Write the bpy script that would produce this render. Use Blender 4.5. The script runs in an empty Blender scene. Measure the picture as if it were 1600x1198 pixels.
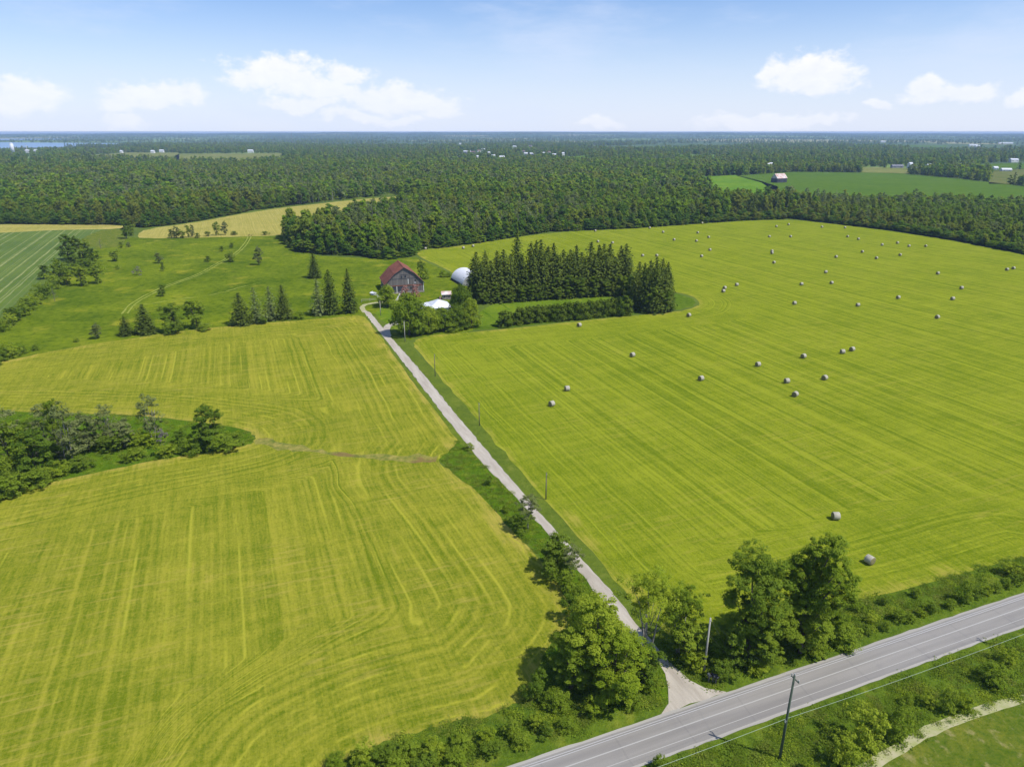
import bpy, math, random
import numpy as np
from mathutils import Vector, Matrix, geometry
random.seed(7); rng = np.random.default_rng(7)
R = math.radians
scene = bpy.context.scene
COL = scene.collection

# ---------------------------------------------------------------- camera
CH = 65.0                                    # drone height above the fields
F = 24/36*1600.0
PITCH = math.atan((599-206)/F)
SP, CP = math.sin(PITCH), math.cos(PITCH)
cd = bpy.data.cameras.new('camera'); cam = bpy.data.objects.new('camera', cd); COL.objects.link(cam)
cd.lens = 24; cd.sensor_width = 36; cd.clip_start = 0.5; cd.clip_end = 90000
cam.location = (0, 0, CH); cam.rotation_euler = (math.pi/2-PITCH, 0, 0)
scene.camera = cam
scene.view_settings.view_transform = 'Standard'; scene.view_settings.look = 'None'
scene.view_settings.gamma = 1; scene.view_settings.exposure = 0.15
# ---------------------------------------------------------------- sun and sky
SUN_EL = R(57); SUN_DIR = Vector((math.cos(SUN_EL)*.905, -math.cos(SUN_EL)*.425, math.sin(SUN_EL))).normalized()
sl = bpy.data.lights.new('sun', 'SUN'); sl.energy = 4.6; sl.angle = R(.53); sl.color = (1, .965, .90)
so = bpy.data.objects.new('sun', sl); COL.objects.link(so); so.location = (60, -30, 200)
so.rotation_euler = SUN_DIR.to_track_quat('Z', 'Y').to_euler()

def P(x, y, h=0.0):
    """point at height h seen at photograph position x, y"""
    u = (x-800)/F; v = (y-599)/F
    D = (CH-h)*(CP-v*SP)/(SP+v*CP); z = D*CP+(CH-h)*SP
    return Vector((u*z, D, h))
def HT(y, D):
    v = (y-599)/F
    return CH-D*(SP+v*CP)/(CP-v*SP)
def DEPTH(D): return D*CP+CH*SP
def proj(X, Y, Z=0.0):
    z = Y*CP+(CH-Z)*SP
    return 800+F*X/z, 599+F*((CH-Z)*CP-Y*SP)/z

world = bpy.data.worlds.new('World'); scene.world = world; world.use_nodes = True
def build_world():
    nt = world.node_tree; N = nt.nodes; L = nt.links
    for n in list(N): N.remove(n)
    out = N.new('ShaderNodeOutputWorld'); bg = N.new('ShaderNodeBackground'); bg.inputs[1].default_value = .115
    L.new(bg.outputs[0], out.inputs[0])
    sky = N.new('ShaderNodeTexSky'); sky.sky_type = 'NISHITA'; sky.sun_disc = False
    sky.sun_elevation = SUN_EL; sky.sun_rotation = math.atan2(SUN_DIR.x, SUN_DIR.y)
    sky.altitude = 100; sky.air_density = 1.0; sky.dust_density = .6; sky.ozone_density = 1.6
    tc = N.new('ShaderNodeTexCoord')
    def M(op, a, b=None, c=None, clamp=False):
        m = N.new('ShaderNodeMath'); m.operation = op; m.use_clamp = clamp
        for i, q in enumerate((a, b, c)):
            if q is None: continue
            if isinstance(q, (int, float)): m.inputs[i].default_value = q
            else: L.new(q, m.inputs[i])
        return m.outputs[0]
    sep = N.new('ShaderNodeSeparateXYZ'); L.new(tc.outputs['Generated'], sep.inputs[0])
    az = M('ARCTAN2', sep.outputs[0], sep.outputs[1]); el = M('ARCSINE', sep.outputs[2])
    cmb = N.new('ShaderNodeCombineXYZ'); L.new(az, cmb.inputs[0]); L.new(el, cmb.inputs[1])
    P0 = cmb.outputs[0]
    def noise(scale, det, rough, vec=P0, sy=1.0, off=0):
        mp = N.new('ShaderNodeMapping'); mp.inputs['Scale'].default_value = (1, sy, 1); mp.inputs['Location'].default_value = (off, off, 0)
        L.new(vec, mp.inputs[0])
        n = N.new('ShaderNodeTexNoise'); n.inputs['Scale'].default_value = scale; n.inputs['Detail'].default_value = det
        n.inputs['Roughness'].default_value = rough; L.new(mp.outputs[0], n.inputs['Vector']); return n
    wn = noise(16, 4, .55)
    sub = N.new('ShaderNodeVectorMath'); sub.operation = 'SUBTRACT'; L.new(wn.outputs['Color'], sub.inputs[0]); sub.inputs[1].default_value = (.5, .5, .5)
    scl = N.new('ShaderNodeVectorMath'); scl.operation = 'SCALE'; L.new(sub.outputs[0], scl.inputs[0]); scl.inputs['Scale'].default_value = .05
    add = N.new('ShaderNodeVectorMath'); add.operation = 'ADD'; L.new(P0, add.inputs[0]); L.new(scl.outputs[0], add.inputs[1])
    PW = add.outputs[0]
    # cumulus clouds near the horizon: x, y (centre), half width, half height
    blobs = [(425,112,62,24),(385,122,36,14),(470,130,52,20),(540,112,34,16),(520,140,60,16),(600,150,80,16),(655,162,62,16),(690,170,30,14),
             (480,160,60,10),(560,180,60,8),(630,188,36,7),(30,150,50,20),(195,152,30,16),(250,150,56,15),(285,155,34,12),(200,188,26,12),
             (1270,104,44,20),(1235,112,34,15),(1300,112,32,16),(1270,128,60,14),(1205,118,18,9),(1445,138,26,13),(1480,150,52,10),(1518,141,24,11),
             (1374,166,16,7),(1160,196,70,12),(940,194,30,9),(1595,155,20,10),(1240,190,70,9)]
    acc = None
    for (x, y, rx, ry) in blobs:
        u = (x-800)/F; v = (y-599)/F
        d = Vector((u, CP-v*SP, -SP-v*CP)).normalized()
        a0 = math.atan2(d.x, d.y); e0 = math.asin(d.z)
        k = 1/F*.93
        s1 = N.new('ShaderNodeVectorMath'); s1.operation = 'SUBTRACT'; L.new(PW, s1.inputs[0]); s1.inputs[1].default_value = (a0, e0, 0)
        s2 = N.new('ShaderNodeVectorMath'); s2.operation = 'MULTIPLY'; L.new(s1.outputs[0], s2.inputs[0]); s2.inputs[1].default_value = (1/(rx*k*1.22), 1/(ry*k*1.22), 0)
        s3 = N.new('ShaderNodeVectorMath'); s3.operation = 'LENGTH'; L.new(s2.outputs[0], s3.inputs[0])
        acc = s3.outputs['Value'] if acc is None else M('MINIMUM', acc, s3.outputs['Value'])
    m = M('SUBTRACT', 1.0, acc)
    n2 = noise(42, 7, .62, sy=1.5, off=3)
    m = M('ADD', m, M('MULTIPLY', M('SUBTRACT', n2.outputs['Fac'], .5), 1.5))
    mr = N.new('ShaderNodeMapRange'); mr.interpolation_type = 'SMOOTHSTEP'; L.new(m, mr.inputs['Value'])
    mr.inputs['From Min'].default_value = -.12; mr.inputs['From Max'].default_value = .52; mr.inputs['To Max'].default_value = .90
    lo = N.new('ShaderNodeMapRange'); L.new(el, lo.inputs['Value']); lo.inputs['From Min'].default_value = .005; lo.inputs['From Max'].default_value = .085
    lo.inputs['To Min'].default_value = .32; lo.inputs['To Max'].default_value = 1.0
    # thin veils of cirrus
    n3 = noise(3.2, 6, .62, sy=4.0, off=1.7)
    mc = N.new('ShaderNodeMapRange'); mc.interpolation_type = 'SMOOTHSTEP'; L.new(n3.outputs['Fac'], mc.inputs['Value'])
    mc.inputs['From Min'].default_value = .44; mc.inputs['From Max'].default_value = .78; mc.inputs['To Max'].default_value = .6
    # milky air low over the horizon
    hz = N.new('ShaderNodeMapRange'); hz.interpolation_type = 'SMOOTHSTEP'; L.new(el, hz.inputs['Value'])
    hz.inputs['From Min'].default_value = -.02; hz.inputs['From Max'].default_value = .19; hz.inputs['To Min'].default_value = .80; hz.inputs['To Max'].default_value = .0
    def mix(f, a, b):
        x = N.new('ShaderNodeMix'); x.data_type = 'RGBA'; L.new(f, x.inputs['Factor'])
        for q, i in ((a, 6), (b, 7)):
            if isinstance(q, tuple): x.inputs[i].default_value = q
            else: L.new(q, x.inputs[i])
        return x.outputs[2]
    tint = N.new('ShaderNodeMix'); tint.data_type = 'RGBA'; tint.blend_type = 'MULTIPLY'; tint.inputs['Factor'].default_value = 1
    L.new(sky.outputs[0], tint.inputs[6]); tint.inputs[7].default_value = (.79, .94, 1.22, 1)
    c = mix(hz.outputs[0], tint.outputs[2], (6.7, 7.2, 8.7, 1))
    c = mix(mc.outputs[0], c, (5.6, 6.4, 8.1, 1))
    cc = mix(M('MULTIPLY', n2.outputs['Fac'], 1.0, clamp=True), (6.9, 7.1, 8.1, 1), (9.0, 8.8, 8.7, 1))
    c = mix(M('MULTIPLY', mr.outputs[0], lo.outputs[0]), c, cc)
    L.new(c, bg.inputs[0])
build_world()

# ---------------------------------------------------------------- helpers
def tag(o, label=None, cat=None, group=None, kind=None):
    if label: o['label'] = label
    if cat: o['category'] = cat
    if group: o['group'] = group
    if kind: o['kind'] = kind
    return o
def link(o, parent=None):
    COL.objects.link(o)
    if parent is not None: o.parent = parent
    return o
ORD = ['first','second','third','fourth','fifth','sixth','seventh','eighth','ninth','tenth','eleventh','twelfth','thirteenth','fourteenth','fifteenth','sixteenth','seventeenth','eighteenth','nineteenth','twentieth','twenty-first','twenty-second','twenty-third','twenty-fourth','twenty-fifth','twenty-sixth','twenty-seventh','twenty-eighth','twenty-ninth','thirtieth','thirty-first','thirty-second','thirty-third','thirty-fourth']
def ordered(lst):
    o_ = sorted(range(len(lst)), key=lambda k: (lst[k][0], lst[k][1])); return [ORD[o_.index(k)] for k in range(len(lst))]
def empty(name, loc=(0, 0, 0), rz=0.0):
    o = bpy.data.objects.new(name, None); link(o); o.location = loc; o.rotation_euler = (0, 0, rz); o.empty_display_size = .5
    return o
def mesh_np(name, verts, faces, mat, attr=None, smooth=False):
    """verts (n,3); faces (m,k)"""
    me = bpy.data.meshes.new(name)
    verts = np.asarray(verts, dtype=np.float32); faces = np.asarray(faces, dtype=np.int32)
    m, k = faces.shape
    me.vertices.add(len(verts)); me.vertices.foreach_set('co', verts.ravel())
    me.loops.add(m*k); me.loops.foreach_set('vertex_index', faces.ravel())
    me.polygons.add(m); me.polygons.foreach_set('loop_start', np.arange(0, m*k, k, dtype=np.int32))
    if smooth: me.polygons.foreach_set('use_smooth', np.ones(m, dtype=bool))
    me.update(calc_edges=True)
    for an, dom, vals in (attr or []):
        a = me.attributes.new(an, 'FLOAT', dom); a.data.foreach_set('value', np.asarray(vals, dtype=np.float32))
    me.materials.append(mat)
    return me
class MB:
    """collects shapes into one mesh"""
    def __init__(s): s.v = []; s.f = []
    def box(s, c, d, rz=0.0, tilt=None):
        b = len(s.v); m = Matrix.Rotation(rz, 3, 'Z')
        if tilt: m = m @ Matrix.Rotation(tilt, 3, 'X')
        for z in (-.5, .5):
            for x, y in ((-.5, -.5), (.5, -.5), (.5, .5), (-.5, .5)):
                s.v.append(tuple(Vector(c)+m @ Vector((x*d[0], y*d[1], z*d[2]))))
        for q in ((0,3,2,1),(4,5,6,7),(0,1,5,4),(1,2,6,5),(2,3,7,6),(3,0,4,7)): s.f.append(tuple(b+i for i in q))
        return s
    def poly(s, pts):
        b = len(s.v); s.v += [tuple(p) for p in pts]; s.f.append(tuple(range(b, b+len(pts)))); return s
    def tube(s, pts, rad, n=6, cap=True):
        pts = [Vector(p) for p in pts]; rad = rad if isinstance(rad, (list, tuple)) else [rad]*len(pts)
        b = len(s.v)
        for i, p in enumerate(pts):
            t = (pts[min(i+1, len(pts)-1)]-pts[max(i-1, 0)]).normalized()
            a = t.cross(Vector((0, 0, 1)) if abs(t.z) < .9 else Vector((1, 0, 0))).normalized(); c = t.cross(a)
            for k in range(n):
                an = 2*math.pi*k/n
                s.v.append(tuple(p+(a*math.cos(an)+c*math.sin(an))*rad[i]))
        for i in range(len(pts)-1):
            for k in range(n):
                k2 = (k+1) % n
                s.f.append((b+i*n+k, b+i*n+k2, b+(i+1)*n+k2, b+(i+1)*n+k))
        if cap: s.f.append(tuple(b+k for k in range(n))[::-1]); s.f.append(tuple(b+(len(pts)-1)*n+k for k in range(n)))
        return s
    def mesh(s, name, mat, smooth=False):
        me = bpy.data.meshes.new(name); me.from_pydata(s.v, [], s.f); me.materials.append(mat)
        if smooth:
            for p in me.polygons: p.use_smooth = True
        me.update(); return me
    def build(s, name, mat, parent=None, smooth=False):
        return link(bpy.data.objects.new(name, s.mesh(name, mat, smooth)), parent)

# ---------------------------------------------------------------- materials
class NT:
    def __init__(s, name):
        s.m = bpy.data.materials.new(name); s.m.use_nodes = True; s.t = s.m.node_tree; s.N = s.t.nodes; s.L = s.t.links
        for n in list(s.N): s.N.remove(n)
        s.out = s.N.new('ShaderNodeOutputMaterial')
    def n(s, typ, **kw):
        x = s.N.new(typ)
        for k, v in kw.items(): setattr(x, k, v)
        return x
    def set(s, sock, v):
        if isinstance(v, (int, float, tuple, list)):
            if isinstance(v, tuple) and len(v) == 3 and sock.type == 'RGBA': v = v+(1,)
            sock.default_value = v
        else: s.L.new(v, sock)
    def math(s, op, a, b=0.0, clamp=False):
        x = s.n('ShaderNodeMath', operation=op, use_clamp=clamp); s.set(x.inputs[0], a); s.set(x.inputs[1], b); return x.outputs[0]
    def noise(s, vec, scale, det=3, rough=.55, dim='3D', w=None, dist=0):
        x = s.n('ShaderNodeTexNoise', noise_dimensions=dim); x.inputs['Scale'].default_value = scale
        x.inputs['Detail'].default_value = det; x.inputs['Roughness'].default_value = rough; x.inputs['Distortion'].default_value = dist
        if vec is not None and dim != '1D': s.L.new(vec, x.inputs['Vector'])
        if w is not None: s.set(x.inputs['W'], w)
        return x.outputs['Fac']
    def rng(s, v, a, b, c=0.0, d=1.0, smooth=False):
        x = s.n('ShaderNodeMapRange'); x.interpolation_type = 'SMOOTHSTEP' if smooth else 'LINEAR'
        s.set(x.inputs['Value'], v)
        for k, q in (('From Min', a), ('From Max', b), ('To Min', c), ('To Max', d)): s.set(x.inputs[k], q)
        return x.outputs[0]
    def mix(s, f, a, b, mode='MIX'):
        x = s.n('ShaderNodeMix', data_type='RGBA', blend_type=mode); s.set(x.inputs['Factor'], f); s.set(x.inputs[6], a); s.set(x.inputs[7], b); return x.outputs[2]
    def mapping(s, vec, loc=(0,0,0), rot=(0,0,0), scl=(1,1,1)):
        x = s.n('ShaderNodeMapping'); x.inputs['Location'].default_value = loc; x.inputs['Rotation'].default_value = rot; x.inputs['Scale'].default_value = scl
        s.L.new(vec, x.inputs[0]); return x.outputs[0]
    def obj(s): return s.n('ShaderNodeTexCoord').outputs['Object']
    def surf(s, col, rough=.9, spec=.2, bump=None, bd=.1, bs=.5, metal=0.0):
        p = s.n('ShaderNodeBsdfPrincipled'); s.set(p.inputs['Base Color'], col); s.set(p.inputs['Roughness'], rough)
        p.inputs['Specular IOR Level'].default_value = spec; p.inputs['Metallic'].default_value = metal
        if bump is not None:
            b = s.n('ShaderNodeBump'); b.inputs['Distance'].default_value = bd; b.inputs['Strength'].default_value = bs
            s.L.new(bump, b.inputs['Height']); s.L.new(b.outputs[0], p.inputs['Normal'])
        s.L.new(p.outputs[0], s.out.inputs[0]); return s.m

GA = math.atan2(62.8, 156.0)        # lane direction, turned this much to the left of straight ahead
def field_mat(name, green, yellow, straw, dry=.5, head=20.0, sw=4.2, strong=1.0, tex=1.0, trk=.8, tan_amt=.5):
    """cut hay: swaths along the lane direction, rings along the headland (attribute 'd')"""
    t = NT(name); o = t.obj()
    r = t.mapping(o, rot=(0, 0, -GA))                   # x now runs across the swaths
    sep = t.n('ShaderNodeSeparateXYZ'); t.L.new(r, sep.inputs[0])
    wob = t.noise(o, .02, 2, .5)
    xs = t.math('ADD', sep.outputs[0], t.math('MULTIPLY', wob, 1.6))
    at = t.n('ShaderNodeAttribute', attribute_name='d').outputs['Fac']
    dd = t.math('ADD', at, t.math('MULTIPLY', t.noise(o, .03, 2, .5), 3.0))
    isH = t.rng(t.math('ADD', at, t.math('MULTIPLY', t.noise(o, .035, 2, .6), 6.0)), head-1.0, head+7.0, 1.0, 0.0, True)
    co = t.n('ShaderNodeMix', data_type='FLOAT'); t.L.new(isH, co.inputs[0]); t.L.new(xs, co.inputs[2]); t.L.new(dd, co.inputs[3])
    c = co.outputs[0]
    wide = t.noise(None, 1/(sw*3.1), 2, .6, '1D', c)
    mid = t.noise(None, 1/sw, 3, .75, '1D', c)
    fine = t.noise(None, 1.0, 1, .6, '1D', c)
    streak = t.noise(t.mapping(r, scl=(1.0, .035, 1)), 1.0, 4, .7)
    streak2 = t.noise(t.mapping(r, scl=(1.0, .12, 1)), 2.4, 3, .7)
    blot = t.noise(o, .035, 5, .65)
    blot2 = t.noise(t.mapping(o, loc=(90, 30, 5)), .13, 5, .7)
    grain = t.noise(o, 2.2, 4, .8)
    cross = t.noise(t.mapping(r, scl=(.16, 1.0, 1)), .5, 3, .6)
    calm = t.math('SUBTRACT', 1.0, t.math('MULTIPLY', isH, .62))
    f = t.math('MULTIPLY', t.math('MULTIPLY', t.math('SUBTRACT', mid, .5), 1.5*strong), calm)
    f = t.math('ADD', f, t.math('MULTIPLY', t.math('MULTIPLY', t.math('SUBTRACT', wide, .5), .4*strong), calm))
    f = t.math('ADD', f, t.math('MULTIPLY', t.math('SUBTRACT', fine, .5), .9*strong))
    f = t.math('ADD', f, t.math('MULTIPLY', t.math('SUBTRACT', streak, .5), 1.35*tex))
    f = t.math('ADD', f, t.math('MULTIPLY', t.math('SUBTRACT', streak2, .5), 1.1))
    f = t.math('ADD', f, t.math('MULTIPLY', t.math('SUBTRACT', blot, .5), 1.0))
    f = t.math('ADD', f, t.math('MULTIPLY', t.math('SUBTRACT', blot2, .5), 1.0*tex))
    f = t.math('ADD', f, t.math('MULTIPLY', t.math('SUBTRACT', grain, .5), 1.9))
    f = t.math('ADD', f, t.math('MULTIPLY', t.math('SUBTRACT', cross, .5), 1.0*tex))
    f = t.math('ADD', f, .5, True)
    col = t.mix(f, green, yellow)
    rim = t.rng(at, 0.0, 5.0, .26, 0.0, True)
    sf = t.rng(t.math('ADD', t.math('ADD', t.math('MULTIPLY', blot2, .7), t.math('MULTIPLY', streak, .55)), rim), .80-dry*.12, 1.05, 0, .85, True)
    col = t.mix(sf, col, straw)
    # pairs of pale wheel tracks left by mower and rake, broken up along their length
    ph = t.math('ADD', t.math('MULTIPLY', c, 1/(sw*1.45)), t.math('MULTIPLY', t.noise(None, .05, 1, .5, '1D', c), 1.5))
    fr = t.math('ABSOLUTE', t.math('SUBTRACT', t.math('FRACT', ph), .5)); k1 = t.math('ABSOLUTE', t.math('SUBTRACT', fr, .17))
    tr = t.math('MULTIPLY', t.rng(k1, .0, .055, 1.0, 0.0, True), t.rng(t.noise(t.mapping(r, scl=(.25, .03, 1), loc=(3, 8, 1)), 1.0, 3, .6), .42, .62, 0, trk, True))
    tr = t.math('MULTIPLY', tr, t.rng(grain, .3, .5, .45, 1.0))
    col = t.mix(tr, col, tuple(q*1.22 for q in yellow))
    xs2 = t.noise(t.mapping(r, scl=(.10, 1.0, 1), loc=(5, 2, 9)), 1.1, 4, .7)
    tn_ = t.math('MULTIPLY', t.rng(xs2, .50, .66, 0, 1.0, True), t.rng(t.noise(t.mapping(o, loc=(11, 50, 2)), .028, 4, .65), .42, .60, 0, tan_amt, True))
    col = t.mix(tn_, col, straw)
    dark = t.rng(grain, .2, .42, .35, 0.0)
    col = t.mix(dark, col, tuple(q*.55 for q in green))
    return t.surf(col, 1.0, 0.0, grain, .25, .7)

M = {}
M['hay_right'] = field_mat('hay_right', (.109,.154,.006), (.236,.264,.017), (.33,.28,.05), .36, 17, 3.0, 1.0, .8, .7, .32)
M['hay_left'] = field_mat('hay_left', (.112,.150,.007), (.278,.268,.026), (.36,.29,.06), .60, 20, 4.6, .9, .9, .9, .50)
M['tan_field'] = field_mat('tan_field', (.23,.22,.04), (.36,.31,.08), (.42,.34,.11), .9, 4, 4.0, .5)

def grass_mat(name, a, b, c, s1=.05, s2=.6, bumpd=.5, weeds=None):
    t = NT(name); o = t.obj()
    n1 = t.noise(o, s1, 5, .65); n2 = t.noise(o, s2, 5, .75); n3 = t.noise(t.mapping(o, loc=(40, 9, 3)), s1*2.8, 4, .6)
    f = t.math('ADD', t.math('MULTIPLY', n1, .9), t.math('MULTIPLY', t.math('SUBTRACT', n2, .5), .9))
    col = t.mix(t.rng(f, .28, .68), a, b)
    col = t.mix(t.rng(n3, .54, .74, 0, .75, True), col, c)
    col = t.mix(t.rng(n2, .25, .45, .55, 0.0), col, tuple(q*.5 for q in a))
    if weeds:
        v = t.noise(t.mapping(o, loc=(7, 70, 1)), .9, 5, .8)
        col = t.mix(t.rng(v, .63, .75, 0, .6), col, weeds)
    return t.surf(col, 1.0, 0.0, n2, bumpd, .8)
M['meadow'] = grass_mat('meadow', (.060,.095,.012), (.120,.165,.016), (.18,.20,.024), .012, .35, .4, (.24,.24,.09))
M['pasture'] = grass_mat('pasture', (.060,.102,.005), (.165,.205,.010), (.255,.250,.022), .030, .38, .5, (.32,.32,.12))
M['verge'] = grass_mat('verge', (.060,.105,.010), (.130,.185,.015), (.20,.225,.026), .09, .9, .6, (.28,.27,.05))
M['lush'] = grass_mat('lush', (.055,.112,.006), (.118,.185,.010), (.17,.215,.016), .12, 1.1, .6)
M['lane_grass'] = grass_mat('lane_grass', (.080,.118,.014), (.120,.158,.018), (.16,.18,.03), .15, 1.2, .25)
M['lawn'] = grass_mat('lawn', (.085,.145,.008), (.145,.205,.013), (.21,.235,.024), .06, .7, .2)
M['rough_field'] = grass_mat('rough_field', (.070,.115,.010), (.160,.170,.022), (.29,.25,.10), .22, 1.3, .3, (.36,.31,.16))
M['far_green'] = grass_mat('far_green', (.065,.125,.012), (.088,.150,.014), (.10,.155,.018), .01, .1, .2)
M['far_bright'] = grass_mat('far_bright', (.085,.175,.012), (.130,.230,.014), (.19,.24,.03), .01, .1, .2)
M['far_tan'] = grass_mat('far_tan', (.12,.15,.03), (.20,.20,.06), (.26,.22,.09), .01, .08, .2)
M['far_brown'] = grass_mat('far_brown', (.10,.13,.03), (.15,.15,.045), (.20,.17,.07), .01, .08, .2)

def far_ground():
    t = NT('far_ground'); o = t.obj()
    n1 = t.noise(o, .012, 5, .65); n2 = t.noise(o, .35, 5, .75)
    near = t.mix(t.rng(n1, .35, .65), (.060,.095,.012), (.125,.168,.016))
    vor = t.n('ShaderNodeTexVoronoi'); vor.inputs['Scale'].default_value = .0016
    t.L.new(t.mapping(o, rot=(0, 0, -GA), scl=(1, .55, 1)), vor.inputs['Vector'])
    sp = t.n('ShaderNodeSeparateColor'); t.L.new(vor.outputs['Color'], sp.inputs[0])
    farc = t.mix(t.rng(t.noise(o, .004, 5, .7), .35, .65), (.048,.088,.018), (.078,.118,.025))
    farc = t.mix(t.rng(sp.outputs[0], .80, .81), farc, (.15,.22,.045))
    farc = t.mix(t.rng(sp.outputs[1], .92, .93), farc, (.26,.25,.10))
    ln = t.n('ShaderNodeVectorMath', operation='LENGTH'); t.L.new(o, ln.inputs[0])
    col = t.mix(t.rng(ln.outputs['Value'], 900, 1600), near, farc)
    return t.surf(col, .95, .1, n2, .4, .7)
M['ground'] = far_ground()

def crop_mat():
    t = NT('crop_rows'); o = t.obj()
    d = P(95, 400)-P(0, 490); ang = math.atan2(d.y, d.x)
    r = t.mapping(o, rot=(0, 0, -ang)); sep = t.n('ShaderNodeSeparateXYZ'); t.L.new(r, sep.inputs[0])
    y = t.math('ADD', sep.outputs[1], t.math('MULTIPLY', t.noise(o, .05, 2, .5), 1.2))
    st = t.noise(None, .42, 3, .7, '1D', y)
    fine = t.noise(None, 1.0, 1, .6, '1D', y)
    brk = t.noise(o, .1, 4, .7)
    col = t.mix(t.rng(t.noise(o, .03, 4, .6), .3, .7), (.062,.112,.010), (.112,.165,.016))
    col = t.mix(t.rng(fine, .35, .6, .45, 0), col, (.10,.13,.05))
    f = t.math('MULTIPLY', t.rng(st, .56, .72), t.rng(brk, .28, .58, .25, .95))
    col = t.mix(f, col, (.33,.33,.13))
    return t.surf(col, .95, .1, fine, .1, .3)
M['crop'] = crop_mat()

def gravel_mat():
    t = NT('gravel'); o = t.obj()
    r = t.mapping(o, rot=(0, 0, -GA)); n1 = t.noise(t.mapping(r, scl=(1, .12, 1)), .8, 4, .65); n2 = t.noise(o, 9, 4, .8); n3 = t.noise(o, .5, 4, .65)
    col = t.mix(t.rng(n1, .35, .65), (.34,.295,.235), (.46,.41,.335))
    col = t.mix(t.rng(n3, .6, .78, 0, .75), col, (.38,.31,.19))
    col = t.mix(t.rng(n2, .3, .55, .35, 0), col, (.22,.2,.18))
    return t.surf(col, .95, .15, n2, .03, .8)
M['gravel'] = gravel_mat()
RA = math.atan2(26.6, 69.0)
def asphalt_mat():
    t = NT('asphalt'); o = t.obj(); r = t.mapping(o, rot=(0, 0, -RA))
    n1 = t.noise(t.mapping(r, scl=(.04, 1, 1)), .9, 4, .6); n2 = t.noise(o, 14, 3, .8); n3 = t.noise(o, .3, 4, .6)
    col = t.mix(t.rng(n1, .3, .7), (.218,.201,.177), (.285,.264,.234))
    col = t.mix(t.rng(n3, .55, .75, 0, .35), col, (.17,.16,.155))
    col = t.mix(t.rng(n2, .3, .6, .3, 0), col, (.12,.12,.12))
    sp2 = t.n('ShaderNodeSeparateXYZ'); t.L.new(r, sp2.inputs[0])
    pt = t.noise(t.mapping(r, scl=(.02, .3, 1), loc=(4, 4, 4)), 1.0, 2, .5)
    col = t.mix(t.rng(pt, .52, .60, 0, .45, True), col, (.185,.172,.16))
    # cracks sealed across the lanes
    w = t.n('ShaderNodeTexWave', wave_type='BANDS', bands_direction='X'); w.inputs['Scale'].default_value = .035; w.inputs['Distortion'].default_value = 2.0; w.inputs['Detail'].default_value = 3
    t.L.new(r, w.inputs['Vector'])
    col = t.mix(t.rng(w.outputs['Fac'], .997, .9995, 0, .14), col, (.09,.09,.09))
    return t.surf(col, .85, .3, n2, .01, .5)
M['asphalt'] = asphalt_mat()
def shoulder_mat():
    t = NT('shoulder'); o = t.obj(); r = t.mapping(o, rot=(0, 0, -RA))
    n1 = t.noise(t.mapping(r, scl=(.05, 1, 1)), 1.2, 4, .6); n2 = t.noise(o, 11, 3, .8)
    col = t.mix(t.rng(n1, .3, .7), (.295,.275,.238), (.375,.352,.308))
    col = t.mix(t.rng(n2, .3, .5, .3, 0), col, (.2,.19,.17))
    return t.surf(col, .95, .15, n2, .02, .6)
M['shoulder'] = shoulder_mat()
def paint_mat(name, colr):
    t = NT(name); n = t.noise(t.obj(), 3, 4, .7)
    return t.surf(t.mix(t.rng(n, .45, .75, 0, .6), colr, (.33,.32,.31)), .7, .3)
M['paint'] = paint_mat('road_paint', (.37,.36,.345)); M['paint_y'] = paint_mat('centre_paint', (.37,.355,.32))
def simple(name, a, b=None, scale=2.0, rough=.85, spec=.2, metal=0.0, bump=0.0, stretch=(1,1,1)):
    t = NT(name); b = b or tuple(q*.7 for q in a)
    n = t.noise(t.mapping(t.obj(), scl=stretch), scale, 4, .65)
    return t.surf(t.mix(t.rng(n, .3, .7), a, b), rough, spec, n if bump else None, bump or .1, .5, metal)
M['bark'] = simple('bark', (.16,.13,.10), (.09,.075,.06), 6, .95, .1, 0, .05, (1,1,.2))
M['pale_bark'] = simple('pale_bark', (.36,.33,.29), (.22,.2,.17), 5, .95, .1, 0, .05, (1,1,.2))
M['pole_wood'] = simple('pole_wood', (.19,.17,.14), (.10,.095,.08), 5, .9, .1, 0, .02, (1,1,.1))
M['pole_green'] = simple('treated_pole', (.10,.125,.09), (.055,.075,.055), 5, .9, .1, 0, .02, (1,1,.1))
M['pole_pale'] = simple('weathered_pole', (.42,.40,.35), (.30,.28,.25), 5, .9, .1, 0, .02, (1,1,.1))
M['ceramic'] = simple('ceramic', (.45,.45,.43), (.38,.38,.36), 3, .3, .5)
M['wire'] = simple('wire_metal', (.42,.50,.38), (.34,.42,.30), 3, .5, .4)
M['wire_dark'] = simple('wire_dark', (.08,.08,.08), None, 3, .5, .4)
M['white_metal'] = simple('white_metal', (.66,.67,.68), (.56,.57,.60), 1.2, .5, .35)
M['white_wall'] = simple('white_wall', (.72,.71,.68), (.62,.61,.58), 1.5)
M['grey_wall'] = simple('grey_wall', (.34,.34,.35), (.26,.26,.27), 1.5)
M['dark_wall'] = simple('dark_wall', (.06,.065,.08), (.04,.045,.055), 1.5)
M['grey_roof'] = simple('grey_roof', (.22,.22,.24), (.15,.15,.17), 1.0)
M['brown_roof'] = simple('brown_roof', (.26,.17,.13), (.19,.12,.10), 1.0)
M['window'] = simple('window_glass', (.03,.035,.045), (.05,.055,.065), 1.0, .15, .6)
M['stone'] = simple('field_stone', (.35,.31,.28), (.17,.15,.14), 2.2, .95, .1, 0, .08)
M['soil'] = simple('bare_soil', (.30,.24,.12), (.17,.16,.05), .9, .95, .1)
M['tyre_track'] = simple('tyre_track', (.27,.285,.05), (.18,.22,.03), .7, .95, .1)
M['dirt'] = simple('dirt_path', (.40,.36,.23), (.27,.29,.10), .8, .95, .1, 0, .03)
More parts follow.
